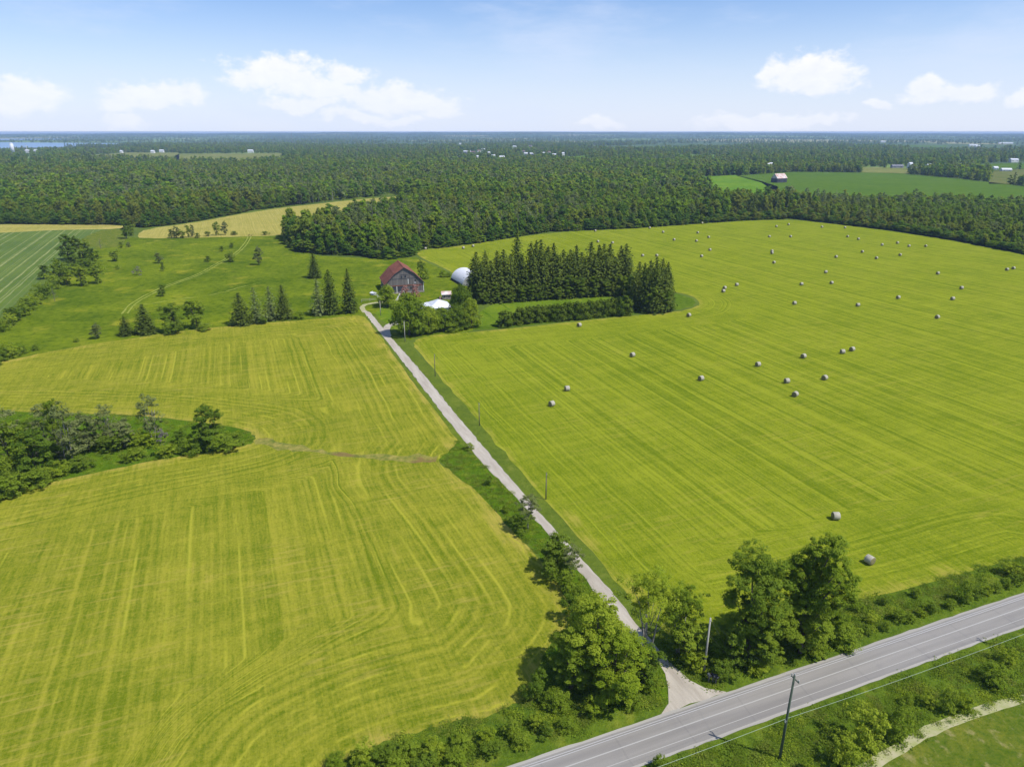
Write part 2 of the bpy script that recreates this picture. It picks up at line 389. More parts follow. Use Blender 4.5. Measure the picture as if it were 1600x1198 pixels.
M['mailbox_dark'] = simple('mailbox_dark', (.02,.022,.026), (.035,.035,.04), 3, .5, .4)
M['mailbox_pale'] = simple('mailbox_pale', (.16,.16,.165), (.12,.12,.12), 3, .5, .4)

def rust_roof():
    t = NT('rust_roof'); o = t.obj()
    n = t.noise(o, .35, 5, .7); s = t.noise(t.mapping(o, scl=(1, .08, .08)), 2.5, 3, .7)
    col = t.mix(t.rng(n, .35, .65), (.150,.042,.026), (.255,.090,.045))
    col = t.mix(t.rng(s, .55, .75, 0, .55), col, (.11,.04,.03))
    return t.surf(col, .8, .25, s, .05, .5)
M['rust'] = rust_roof()
def barn_board():
    t = NT('barn_board'); o = t.obj()
    b = t.noise(t.mapping(o, scl=(1, 1, .03)), 3.2, 3, .8); n = t.noise(o, .5, 4, .6)
    col = t.mix(t.rng(b, .35, .65), (.095,.086,.085), (.215,.195,.18))
    col = t.mix(t.rng(n, .55, .75, 0, .4), col, (.09,.08,.09))
    return t.surf(col, .95, .1, b, .05, .8)
M['board'] = barn_board()
def old_roof():
    t = NT('old_tin_roof'); n = t.noise(t.obj(), .25, 4, .6)
    return t.surf(t.mix(t.rng(n, .4, .6), (.62,.58,.56), (.46,.27,.21)), .7, .3)
M['tin'] = old_roof()
def water_mat():
    t = NT('lake_water'); return t.surf((.20,.30,.42), .55, .5, t.noise(t.obj(), .05, 3), .3, .3)
M['water'] = water_mat()

def leaf_mat(name, a, b, hue=None, trans=.30, spread=.5, patch=None):
    """foliage: tone differs from tree to tree and from leaf clump to leaf clump"""
    t = NT(name)
    oi = t.n('ShaderNodeObjectInfo'); v = t.n('ShaderNodeAttribute', attribute_name='v').outputs['Fac']
    f = t.math('ADD', t.math('MULTIPLY', oi.outputs['Random'], spread), t.math('MULTIPLY', v, 1-spread))
    col = t.mix(f, a, b)
    if hue: col = t.mix(t.rng(t.math('FRACT', t.math('MULTIPLY', oi.outputs['Random'], 7.31)), .62, 1.0, 0, .8), col, hue)
    if patch:
        pn = t.noise(oi.outputs['Location'], .006, 4, .6)
        col = t.mix(t.rng(pn, .46, .60, 0, .75), col, patch)
    d = t.n('ShaderNodeBsdfDiffuse'); t.set(d.inputs[0], col)
    tr = t.n('ShaderNodeBsdfTranslucent'); t.set(tr.inputs[0], t.mix(.5, col, tuple((.9*b[i]+.02*(i == 1)) for i in range(3))))
    mx = t.n('ShaderNodeMixShader'); mx.inputs[0].default_value = trans
    t.L.new(d.outputs[0], mx.inputs[1]); t.L.new(tr.outputs[0], mx.inputs[2]); t.L.new(mx.outputs[0], t.out.inputs[0])
    return t.m
M['leaf'] = leaf_mat('leaf', (.140,.218,.016), (.305,.385,.038), None, .48)
M['leaf_bright'] = leaf_mat('leaf_bright', (.190,.275,.016), (.400,.465,.045), None, .48)
M['leaf_dark'] = leaf_mat('leaf_dark', (.095,.165,.016), (.225,.300,.032), None, .46)
M['leaf_pale'] = leaf_mat('leaf_pale', (.13,.165,.05), (.27,.30,.10), None, .40)
M['spruce'] = leaf_mat('spruce_needles', (.055,.088,.014), (.155,.195,.030), None, .26)
M['cedar'] = leaf_mat('cedar_scale', (.065,.112,.010), (.165,.215,.024), None, .22)
M['twig'] = leaf_mat('twigs', (.14,.125,.11), (.27,.245,.21), None, .2)
M['pink'] = leaf_mat('pink_leaf', (.34,.15,.12), (.52,.29,.24), None, .3)
M['rusty'] = leaf_mat('rusty_needles', (.10,.08,.035), (.20,.13,.07), None, .2)
M['wood_leaf'] = leaf_mat('wood_leaf', (.130,.225,.016), (.235,.335,.028), (.27,.28,.040), .42, .45, (.260,.262,.042))
M['wood_dark'] = leaf_mat('wood_dark', (.080,.165,.018), (.140,.240,.026), None, .38, .4)
M['wood_bright'] = leaf_mat('wood_bright', (.170,.285,.016), (.290,.400,.026), (.29,.29,.05), .42, .4)
M['wood_grey'] = leaf_mat('wood_grey', (.125,.175,.045), (.21,.245,.08), None, .3, .5)
M['weed'] = leaf_mat('weed', (.095,.165,.014), (.210,.290,.026), (.25,.26,.05), .4)

# ---------------------------------------------------------------- foliage meshes
def kites(cen, nor, size, asp=.55):
    n = len(cen); nor = nor/np.maximum(np.linalg.norm(nor, axis=1, keepdims=True), 1e-6)
    r = rng.normal(size=(n, 3)); u = np.cross(nor, r); u /= np.maximum(np.linalg.norm(u, axis=1, keepdims=True), 1e-6)
    w = np.cross(nor, u); s = size[:, None]
    bend = nor*s*.18
    v = np.stack([cen+u*s-bend, cen+w*s*asp, cen-u*s-bend, cen-w*s*asp], 1).reshape(-1, 3)
    f = np.arange(4*n).reshape(n, 4)
    return v, f
def leaf_mesh(name, cen, nor, size, mat, asp=.55, var=None):
    v, f = kites(cen, nor, size, asp)
    n = len(cen); val = rng.random(n) if var is None else np.clip(var+rng.normal(size=n)*.22, 0, 1)
    return mesh_np(name, v, f, mat, [('v', 'FACE', val)])
def lobes_crown(name, H, W, n, leaf, mat, seed, low=.18, nl=14, sparse=0.0, flat=1.0, top=1.0, up=.45):
    g = np.random.default_rng(seed); C = []; RR = []
    for i in range(nl):
        t = (i+.5)/nl; z = H*(low+.10+(.82-low)*t*top)
        prof = math.sin(math.pi*min(1, .22+.72*t))**.8
        a = i*2.399+g.random()*.8; rr = W*.5*prof*((.25+.45*g.random()) if nl < 20 else (.2+.72*g.random()**.6)); 
        if i == nl-1: rr = 0; 
        C.append((rr*math.cos(a), rr*math.sin(a), z)); RR.append(W*(.17+.12*g.random())*(1.0 if t < .8 else .8)*(14/max(nl, 14))**.42)
    C = np.array(C); RR = np.array(RR)
    k = g.choice(nl, n, p=RR**2/np.sum(RR**2))
    d = g.normal(size=(n, 3)); d /= np.linalg.norm(d, axis=1, keepdims=True); d[:, 2] = np.where(d[:, 2] < -.3, d[:, 2]*-.3, d[:, 2])
    rad = RR[k]*(.55+.5*g.random(n)**.6)*(1+.22*np.sin(d[:, 0]*7+k)*np.cos(d[:, 1]*6-k))
    c = C[k]+d*rad[:, None]*np.array([1, 1, flat]); c[:, 2] = np.maximum(c[:, 2], .05*H)
    if sparse:
        keep = g.random(n) > sparse*(.5+.5*np.sin(c[:, 0]*2.1)*np.sin(c[:, 2]*1.7)); c = c[keep]; d = d[keep]; k = k[keep]
    q = np.percentile(np.hypot(c[:, 0], c[:, 1]), 97); kx = W*.5/q; kz = (H*.98)/np.percentile(c[:, 2], 99.7)
    c = c*np.array([kx, kx, kz]); C = C*np.array([kx, kx, kz]); RR = RR*kx
    m = len(c); nor = d*.8+g.normal(size=(m, 3))*.45; nor[:, 2] += up
    sz = leaf*(.6+.7*g.random(m)); lob = g.random(nl)
    return leaf_mesh(name, c, nor, sz, mat, .6, lob[k]*.7+.15), C, RR
def tufted_crown(name, H, W, n, leaf, mat, seed, low=.18, nl=12, nc=240, cr=.5, hollow=.45, top=1.0, lean=0.0):
    """crown of leafy twig ends: small separate tufts spread over a few uneven masses, with gaps between"""
    g = np.random.default_rng(seed); C = []; RR = []
    for i in range(nl):
        t = (i+.5)/nl; z = H*(low+.08+(.86-low)*t*top); prof = math.sin(math.pi*min(1, .13+.68*t))**.8
        a = i*2.399+g.random()*1.1; rr = W*.5*prof*(.25+.50*g.random())
        if i == nl-1: rr *= .3
        C.append((rr*math.cos(a)+lean*W*t, rr*math.sin(a), z)); RR.append(W*(.15+.14*g.random())*(.9+.25*t))
    C = np.array(C); RR = np.array(RR)
    k = g.choice(nl, nc, p=RR**2/np.sum(RR**2)); d = g.normal(size=(nc, 3)); d /= np.linalg.norm(d, axis=1, keepdims=True)
    d[:, 2] = np.where(d[:, 2] < -.5, -d[:, 2]*.6, d[:, 2])
    T = C[k]+d*(RR[k]*(hollow+(1.12-hollow)*g.random(nc)**.7))[:, None]; T[:, 2] = np.maximum(T[:, 2], .04*H)
    j = g.integers(0, nc, n); e = g.normal(size=(n, 3)); e /= np.linalg.norm(e, axis=1, keepdims=True)
    rad = cr*(.55+.9*g.random(nc))[j]*(.25+.75*g.random(n)**.5)
    c = T[j]+e*rad[:, None]*np.array([1.15, 1.15, .62]); c[:, 2] = np.maximum(c[:, 2], .02*H)
    q = np.percentile(np.hypot(c[:, 0]-lean*W*.5, c[:, 1]), 98); kx = W*.5/q; kz = (H*.99)/np.percentile(c[:, 2], 99.8)
    K = np.array([kx, kx, kz]); c = c*K; C = C*K; RR = RR*kx
    nor = d[j]*.45+e*.45+g.normal(size=(n, 3))*.42; nor[:, 2] += .95
    tone = g.random(nc)
    return leaf_mesh(name, c, nor, leaf*(.6+.8*g.random(n)), mat, .55, tone[j]*.75+.12), C, RR
def trunk_mesh(name, H, C, RR, mat, r=.22, seed=1, stems=1, frac=.62, limbs=8):
    g = np.random.default_rng(seed); mb = MB()
    for s in range(stems):
        a = s*2.4; sx, sy = (.25*math.cos(a), .25*math.sin(a)) if stems > 1 else (0, 0); ln = .10*H if stems > 1 else 0
        pts = []; 
        for i in range(6):
            t = i/5; pts.append((sx+ln*t*math.cos(a)+g.normal()*.06*H*.12*t, sy+ln*t*math.sin(a)+g.normal()*.06*H*.12*t, -.1+t*H*frac))
        mb.tube(pts, [r*(1.25-.95*t/5) for t in range(6)], 7)
    order = np.argsort(C[:, 2])[:: max(1, len(C)//limbs)]
    for j in order:
        c = C[j]; z0 = max(.15*H, c[2]*.55); b = Vector((c[0]*.08, c[1]*.08, min(z0, H*frac*.95))); e = Vector(c)
        m = (b+e)/2+Vector((0, 0, -.04*H)); mb.tube([b, m, e], [r*.45, r*.3, r*.1], 5)
    return mb.mesh(name, mat, True)
def spruce_mesh(name, H, W, lv, br, cl, leaf, mat, seed, low=.05, pw=.9, ragged=.25):
    g = np.random.default_rng(seed); cen = []; nor = []; sz = []; var = []
    for i in range(lv):
        t = i/(lv-1); z = H*(low+(1-low)*t**1.0); Rr = W*.5*((1-t)**pw)*(.9+.1*math.sin(i*2.1))+.40*min(1,(1-t)*5)+.05
        nb = max(3, int(br*(.45+.55*(1-t))))
        for b in range(nb):
            a = b*2*math.pi/nb+i*1.3+g.random()*.5; L = Rr*(1-ragged*g.random()); bv = g.random()
            nc = max(2, int(cl*(.35+.65*(1-t))))
            for c in range(nc):
                q = (c+.6+g.random()*.3)/nc; rr = L*q
                p = (rr*math.cos(a)+g.normal()*.05*W*q, rr*math.sin(a)+g.normal()*.05*W*q, z-L*.30*q+L*.12*q*q+g.normal()*.012*H)
                cen.append(p); nor.append((math.cos(a)*.55+g.normal()*.35, math.sin(a)*.55+g.normal()*.35, .75+g.normal()*.3))
                sz.append(leaf*(.7+.5*g.random())*(1-.28*t)); var.append(bv*.7+.1+.2*q)
    cen.append((0, 0, H)); nor.append((1, 0, 0)); sz.append(leaf*.5); var.append(.5)
    return leaf_mesh(name, np.array(cen), np.array(nor), np.array(sz), mat, .5, np.array(var))
def straight_trunk(name, H, r, mat):
    return MB().tube([(0, 0, -.1), (0, 0, H*.45), (0, 0, H*.97)], [r, r*.6, r*.1], 7).mesh(name, mat, True)
def dead_mesh(name, H, W, mat, seed, n=26, r=.16, sub=3):
    g = np.random.default_rng(seed); mb = MB(); mb.tube([(0, 0, -.1), (g.normal()*.15, g.normal()*.15, H*.5), (g.normal()*.3, g.normal()*.3, H*.96)], [r, r*.6, r*.12], 5)
    for i in range(n):
        t = .16+.8*i/n; a = i*2.4+g.random(); L = W*.5*(1.05-t*.75)*(.6+.5*g.random()); b = Vector((0, 0, H*t))
        e = b+Vector((L*math.cos(a), L*math.sin(a), L*(.35+.5*g.random()))); mb.tube([b, e], [r*.38*(1.2-t), r*.1], 3, False)
        for k in range(sub):
            q = .35+.6*g.random(); s = b.lerp(e, q); a2 = a+g.normal()*.9; l2 = L*.42
            mb.tube([s, s+Vector((l2*math.cos(a2), l2*math.sin(a2), l2*(.2+.6*g.random())))], [r*.16, r*.06], 3, False)
    return mb.mesh(name, mat)
# prototypes: (dict of part meshes, H, W)
PR = {}
def broad(key, H, W, n, leaf, mat, seed, tr='bark', nl=14, stems=1, r=.22, **kw):
    cm, C, RR = (tufted_crown if 'nc' in kw else lobes_crown)('crown', H, W, n, leaf, M[mat], seed, nl=nl, **kw)
    PR[key] = ([('trunk', trunk_mesh('trunk', H, C, RR, M[tr], r, seed, stems)), ('crown', cm)], H, W)
for i, s in enumerate((11, 12, 13, 14)):
    broad('big%d' % i, 14, 9.5, 27000, .135, 'leaf' if i % 2 else 'leaf_bright', s, nl=13+i, r=.3, nc=250, cr=.55, low=.10)
broad('bigdark', 14, 9.0, 27000, .135, 'leaf_dark', 21, nl=14, r=.32, nc=260, cr=.55, low=.06)
broad('bigmid', 14, 9.0, 27000, .135, 'leaf', 23, nl=15, r=.32, nc=250, cr=.55, low=.06)
broad('leaning', 16, 9.0, 24000, .135, 'leaf', 24, nl=14, r=.34, nc=210, cr=.52, low=.22, lean=.22)
broad('airy', 15, 9, 8000, .13, 'leaf_bright', 15, tr='pale_bark', nl=20, stems=4, r=.16, low=.38, nc=120, cr=.55, hollow=.2)
broad('loose', 13, 8, 11000, .13, 'leaf', 17, tr='pale_bark', nl=16, stems=3, r=.14, low=.18, nc=140, cr=.55, hollow=.2)
broad('smallairy', 8, 5, 4200, .12, 'leaf_pale', 16, tr='pale_bark', nl=12, r=.1, low=.25, nc=70, cr=.38)
for i, (mt, s) in enumerate((('leaf', 31), ('leaf_dark', 32), ('leaf_bright', 33), ('leaf_pale', 34))):
    broad('mid%d' % i, 9, 7, 6500, .20, mt, s, nl=11, r=.18, low=.06, nc=110, cr=.55)
for i, (mt, s) in enumerate((('leaf', 131), ('leaf_dark', 132), ('leaf_bright', 133))):
    broad('round%d' % i, 10, 9, 9000, .24, mt, s, nl=34, r=.22, low=-.02)
broad('willow', 10, 8, 5000, .26, 'leaf_bright', 36, nl=12, low=.02, stems=3, r=.15)
broad('grey', 10, 6, 2600, .19, 'leaf_pale', 38, tr='pale_bark', nl=12, stems=2, r=.12, low=.12, nc=70, cr=.55)
def bush(key, n, leaf, mat, seed, H=3, W=4):
    cm, C, RR = tufted_crown('foliage', H, W, n, leaf, M[mat], seed, low=-.1, nl=9, nc=max(30, n//38), cr=.34, hollow=.5)
    PR[key] = ([('foliage', cm)], H, W)
for i, (mt, s) in enumerate((('leaf', 41), ('leaf_bright', 42), ('leaf_dark', 43), ('leaf', 44))):
    bush('bush%d' % i, 3400, .10, mt, s)
bush('bushpink', 1600, .15, 'pink', 46)
bush('bushgrey', 900, .14, 'twig', 47)
for i, s in enumerate((51, 52, 53)):
    PR['spruce%d' % i] = ([('trunk', straight_trunk('trunk', 18, .26, M['bark'])), ('crown', spruce_mesh('crown', 18, 7.2, 44, 12, 7, .62, M['spruce'], s, .04+.02*i, .40+.07*i, .25))], 18, 7.2)
PR['oldspruce'] = ([('trunk', straight_trunk('trunk', 14, .22, M['pale_bark'])), ('crown', spruce_mesh('crown', 14, 6.5, 34, 9, 6, .5, M['wood_grey'], 55, .06, .55, .45))], 14, 6.5)
PR['rustspruce'] = ([('trunk', straight_trunk('trunk', 14, .2, M['bark'])), ('crown', spruce_mesh('crown', 14, 6.0, 30, 8, 5, .55, M['rusty'], 57, .25, .5, .5))], 14, 6.0)
for i, s in enumerate((61, 62)):
    PR['cedar%d' % i] = ([('trunk', straight_trunk('trunk', 6, .12, M['bark'])), ('crown', lobes_crown('crown', 6, 3.4, 1500, .26, M['cedar'], s, low=-.1, nl=9, flat=1.5)[0])], 6, 3.4)
PR['dead0'] = ([('trunk', dead_mesh('trunk', 9, 5, M['twig'], 71, 30, .14, 4))], 9, 5)
PR['dead1'] = ([('trunk', dead_mesh('trunk', 9, 4, M['twig'], 72, 24, .12, 4))], 9, 4)

def plant(key, loc, h, w, name, label, cat, group=None, rz=None):
    parts, H, W = PR[key]
    rz = random.random()*6.28 if rz is None else rz
    if len(parts) == 1:
        o = link(bpy.data.objects.new(name, parts[0][1])); o.location = loc; o.rotation_euler = (0, 0, rz)
    else:
        o = empty(name, loc, rz)
        for pn, me in parts: link(bpy.data.objects.new(pn, me), o)
    o.scale = (w/W, w/W, h/H)
    return tag(o, label, cat, group)
def plant_px(key, x, yb, yt, w, name, label, cat, group=None):
    p = P(x, yb); h = HT(yt, p.y); wm = w/F*DEPTH(p.y)
    return plant(key, p, max(.4, h), wm, name, label, cat, group)

# ---------------------------------------------------------------- the ground and far hills
def hill(X, Y):
    r = math.hypot(X, Y); az = math.atan2(X, Y)
    if r < 6000: return 0.0
    t = min(1, (r-6000)/6500.0); t = t*t*(3-2*t)
    a = 36*math.exp(-((az-.02)/.50)**2)+7
    a += 3*math.sin(az*23+1)+2.5*math.sin(az*51+.5)+1.5*math.sin(az*97)
    a = max(a, 1.5)
    return a*t
def build_ground():
    radii = [0]+[20*1.16**i for i in range(49)]; radii = [r for r in radii if r < 18900]+[18960.0, 19050.0]
    az = np.concatenate([np.linspace(-R(50), R(50), 161), np.linspace(R(54), R(306), 64)])
    vs = []; 
    for r in radii:
        for a in az: vs.append((r*math.sin(a), r*math.cos(a), hill(r*math.sin(a), r*math.cos(a)) if (abs(a) < 1.2 and r < 18990) else 0))
    n = len(az); fs = []
    for i in range(len(radii)-1):
        for j in range(n):
            j2 = (j+1) % n; fs.append((i*n+j, i*n+j2, (i+1)*n+j2, (i+1)*n+j))
    me = mesh_np('ground', np.array(vs), np.array(fs), M['ground'], smooth=True)
    # flip so it faces up
    o = link(bpy.data.objects.new('ground', me)); tag(o, kind='structure'); return o
build_ground()

def seg_dist(pts, lines):
    """distance from points (n,2) to polylines"""
    d = np.full(len(pts), 1e9)
    for pl in lines:
        for a, b in zip(pl[:-1], pl[1:]):
            a = np.array(a[:2]); b = np.array(b[:2]); ab = b-a; L = max(1e-9, ab@ab)
            t = np.clip(((pts-a)@ab)/L, 0, 1); q = a+t[:, None]*ab
            d = np.minimum(d, np.hypot(*(pts-q).T))
    return d
def inside(pts, poly):
    x, y = pts[:, 0], pts[:, 1]; r = np.zeros(len(pts), bool); n = len(poly)
    for i in range(n):
        x1, y1 = poly[i][:2]; x2, y2 = poly[(i+1) % n][:2]
        if y1 == y2: continue
        c = ((y1 > y) != (y2 > y)) & (x < (x2-x1)*(y-y1)/(y2-y1)+x1); r ^= c
    return r
def smooth_poly(pts, it=2, closed=True):
    pts = [Vector((p[0], p[1])) for p in pts]
    for _ in range(it):
        q = []; n = len(pts)
        for i in range(n if closed else n-1):
            a, b = pts[i], pts[(i+1) % n]; q += [a.lerp(b, .25), a.lerp(b, .75)]
        if not closed: q = [pts[0]]+q+[pts[-1]]
        pts = q
    return pts
def resample(pts, step, jit=0.0, closed=True):
    out = []; n = len(pts)
    for i in range(n if closed else n-1):
        a, b = pts[i], pts[(i+1) % n]; L = (b-a).length; k = max(1, int(L/step))
        for j in range(k): out.append(a.lerp(b, j/k)+Vector((random.gauss(0, jit), random.gauss(0, jit))))
    if not closed: out.append(pts[-1])
    return out
def sheet(name, poly, z, mat, grid=None, holes=(), head=None, label=None):
    """flat ground sheet from an outline, with interior grid and distance-to-edge attribute"""
    poly = [Vector((p[0], p[1])) for p in poly]; pts = list(poly); edges = []
    n = len(poly); edges += [(i, (i+1) % n) for i in range(n)]
    for h in holes:
        b = len(pts); pts += [Vector((p[0], p[1])) for p in h]; m = len(h); edges += [(b+i, b+(i+1) % m) for i in range(m)]
    if grid:
        A = np.array([tuple(p) for p in poly]); x0, y0 = A.min(0); x1, y1 = A.max(0)
        gx, gy = np.meshgrid(np.arange(x0, x1, grid), np.arange(y0, y1, grid)); G = np.stack([gx.ravel(), gy.ravel()], 1)
        k = inside(G, A)
        for h in holes: k &= ~inside(G, h)
        G = G[k]; G = G[seg_dist(G, [list(map(tuple, poly))+[tuple(poly[0])]]) > grid*.4] if len(G) else G
        pts += [Vector(g) for g in G]
    v, e, f, _, _, _ = geometry.delaunay_2d_cdt(pts, edges, [], 0, 1e-4)
    V = np.array([tuple(p) for p in v]); T = np.array([t for t in f if len(t) == 3])
    cen = V[T].mean(1); k = inside(cen, [tuple(p) for p in poly])
    for h in holes: k &= ~inside(cen, [tuple(p) for p in h])
    T = T[k]
    a, b, c = V[T[:, 0]], V[T[:, 1]], V[T[:, 2]]
    cr = (b[:, 0]-a[:, 0])*(c[:, 1]-a[:, 1])-(b[:, 1]-a[:, 1])*(c[:, 0]-a[:, 0]); T[cr < 0] = T[cr < 0][:, ::-1]
    attr = []
    if head: attr = [('d', 'POINT', np.minimum(seg_dist(V, head), 400))]
    me = mesh_np(name, np.column_stack([V, np.full(len(V), z)]), T, mat, attr)
    o = link(bpy.data.objects.new(name, me)); tag(o, label, kind='structure'); return o
def pp(lst): return [Vector(P(x, y)[:2]) for x, y in lst]

# --- right hay field
rf_edge = pp([(1620,863),(1500,897),(1330,943),(1180,984),(1085,1004),(1040,990),(1000,950),(960,905),(870,800),(780,697),(700,603),(660,556),(645,540),(650,530),(672,524),(740,519),(850,508),(980,494),(1050,488),(1085,482),(1094,473),(1084,463),(1050,455),(1000,452),(900,447),(800,443),(745,441),(724,436),(700,422),(668,407),(650,397),(655,391),(700,387),(750,380),(850,364),(1000,357),(1160,345),(1240,343),(1300,350),(1400,362),(1500,378),(1600,398),(1700,422)])
rf_far = [Vector((560, 330)), Vector((470, 150)), Vector((300, 130)), Vector((180, 128))]
e = rf_edge; rf_poly = resample(smooth_poly(e+rf_far, 2), 4, .22)
rf_head = [[tuple(p) for p in smooth_poly(e[:34], 3, False)]]
hay_field_right = sheet('hay_field', rf_poly, .02, M['hay_right'], 4.0, (), rf_head, 'mown hay field dotted with round bales right of the lane')
# --- left hay field with the tree island as a hole
lf_top = [(-500,640),(-200,598),(0,566),(50,555),(100,545),(200,530),(300,515),(400,506),(450,502),(540,495),(562,492),(574,499)]
lf_edge = pp(lf_top+[(600,534),(650,602),(690,655),(714,686),(716,692),(704,704),(682,717),(692,727),(740,765),(790,815),(805,835),(850,880),(890,938),(897,962),(884,990),(850,1018),(835,1050),(830,1085),(790,1112),(700,1130),(620,1150),(560,1175),(515,1205),(440,1260)])
lf_far = [Vector((-60, 40)), Vector((-110, 20)), Vector((-190, 30)), Vector((-260, 120))]
isl = pp([(-420,655),(-200,642),(0,642),(100,645),(200,648),(270,655),(340,663),(385,671),(401,682),(396,692),(370,698),(300,710),(225,722),(150,738),(75,755),(0,772),(-120,800),(-400,850)])
isl_s = resample(smooth_poly(isl, 2), 4, .2)
lf_poly = resample(smooth_poly(lf_edge+lf_far, 2), 4, .22)
lf_head = [[tuple(p) for p in smooth_poly(lf_edge[2:][::2], 4, False)], [tuple(p) for p in smooth_poly(isl[1:-1], 2, False)]]
sheet('hay_field', lf_poly, .02, M['hay_left'], 4.0, (isl_s,), lf_head, 'striped cut hay field left of the lane, wrapping a tree island')
sheet('island_grass', resample(smooth_poly(isl, 2), 4, .2), .016, M['lush'], None)
# the swale across the left field, a band of rough brown stubble
sw = smooth_poly(pp([(402,686),(440,697),(480,703),(530,709),(580,713),(630,717),(682,718)]), 2, False)
def ribbon(name, pts, w, z, mat, kind='structure', jit=.0, label=None):
    pts = resample([Vector((p[0], p[1])) for p in pts], 2.0, 0, False); n = len(pts); vs = []; fs = []
    for i, p in enumerate(pts):
        t = (pts[min(i+1, n-1)]-pts[max(i-1, 0)]).normalized(); nn = Vector((-t.y, t.x))
        ww = w(i/(n-1)) if callable(w) else w
        a = p+nn*(ww/2+random.gauss(0, jit)); b = p-nn*(ww/2+random.gauss(0, jit)); vs += [(b.x, b.y, z), (a.x, a.y, z)]
        if i: fs.append((2*i-2, 2*i, 2*i+1, 2*i-1))
    o = link(bpy.data.objects.new(name, mesh_np(name, np.array(vs), np.array(fs), mat))); tag(o, label, kind=kind); return o
def soil_mat():
    t = NT('swale_stubble'); o = t.obj(); n = t.noise(o, .5, 5, .75); n2 = t.noise(o, .12, 3, .6)
    col = t.mix(t.rng(n, .35, .65), (.085,.12,.012), (.30,.25,.06)); col = t.mix(t.rng(n2, .5, .6, 0, .8), col, (.17,.11,.04))
    return t.surf(col, .95, .1, n, .3, .8)
M['swale'] = soil_mat()
ribbon('swale', sw, lambda t: 2.2+1.0*math.sin(t*9), .03, M['swale'], jit=.45)

# --- pasture, tan field, crop field, yard
sheet('pasture', resample(pp(lf_top[::-1]+[(-900,600),(-700,520),(0,500),(90,440),(120,400),(190,372),(440,362),(448,385),(500,400),(600,405),(650,402),(700,425),(724,440),(745,468),(740,517),(650,528),(640,532),(625,522),(600,503),(575,494)]), 6, .2), .008, M['pasture'])
tan = pp([(218,373),(214,367),(228,358),(300,349),(400,330),(500,318),(600,308),(658,306),(660,317),(600,334),(520,350),(470,365),(440,368),(330,371)])
sheet('stubble_field', resample(smooth_poly(tan, 1), 6, .3), .03, M['tan_field'], 14, (), [[tuple(p) for p in tan]+[tuple(tan[0])]], 'dry tan field lying between two woods')
tan2 = pp([(-300,352),(0,351),(100,350),(195,352),(192,358),(100,359),(0,364),(-300,375)])
sheet('stubble_field', resample(smooth_poly(tan2, 1), 6, .3), .03, M['tan_field'], 20, (), [[tuple(p) for p in tan2]+[tuple(tan2[0])]], 'thin tan strip along the wood at far left')
crop = pp([(-400,376),(0,363),(100,358),(170,358),(175,368),(128,378),(105,392),(97,410),(60,442),(20,478),(0,492),(-200,600),(-500,640)])
sheet('crop_field', resample(crop, 6, .2), .025, M['crop'])
sheet('weedy_corner', resample(smooth_poly(pp([(128,372),(160,358),(192,357),(200,372),(190,386),(150,388),(128,382)]), 2), 6, .5), .028, M['rough_field'])
sheet('lawn', resample(smooth_poly(pp([(756,478),(800,470),(900,460),(985,455),(988,470),(965,475),(900,490),(800,506),(760,512),(735,512)]), 2), 4, .3), .02, M['lawn'])
sheet('lawn', resample(smooth_poly(pp([(583,490),(600,478),(640,470),(700,480),(730,500),(730,515),(660,524),(625,520),(603,505)]), 2), 4, .2), .018, M['lawn'])
gs = grass_mat('grove_grass', (.06,.11,.008), (.11,.17,.012), (.15,.19,.016), .1, .8)
sheet('grove_grass', resample(smooth_poly(pp([(985,455),(1050,457),(1080,465),(1089,473),(1078,481),(1040,487),(985,492),(850,506),(740,517),(740,510),(800,507),(960,490)]), 2), 4, .3), .024, gs)
# mown lane verge, rough wedge, roadside verges
M['verge2'] = M['verge']
lane_R = pp([(578,490),(603,520),(655,580),(704,640),(770,720),(822,775),(875,835),(950,921),(1000,985),(1046,1043),(1062,1050),(1048,1000),(1000,950),(960,905),(870,800),(780,697),(700,603),(656,556),(640,536),(625,524),(600,504),(585,490)])
sheet('lane_verge', resample(lane_R, 4, .1), .011, M['lane_grass'])
lane_L = pp([(563,484),(590,521),(641,582),(687,642),(740,708),(750,722),(720,700),(714,686),(690,655),(650,602),(600,534),(566,492)])
sheet('lane_verge', resample(lane_L, 4, .1), .012, grass_mat('lane_grass_left', (.075,.120,.012), (.140,.175,.018), (.20,.21,.03), .12, .9, .3))
wedge = pp([(714,690),(682,717),(740,765),(790,815),(850,880),(890,938),(897,962),(850,1018),(835,1085),(900,1130),(1040,1090),(1044,1050),(1000,1000),(940,925),(870,840),(806,775),(750,720)])
sheet('rough_grass', resample(wedge, 3, .25), .013, M['lush'])

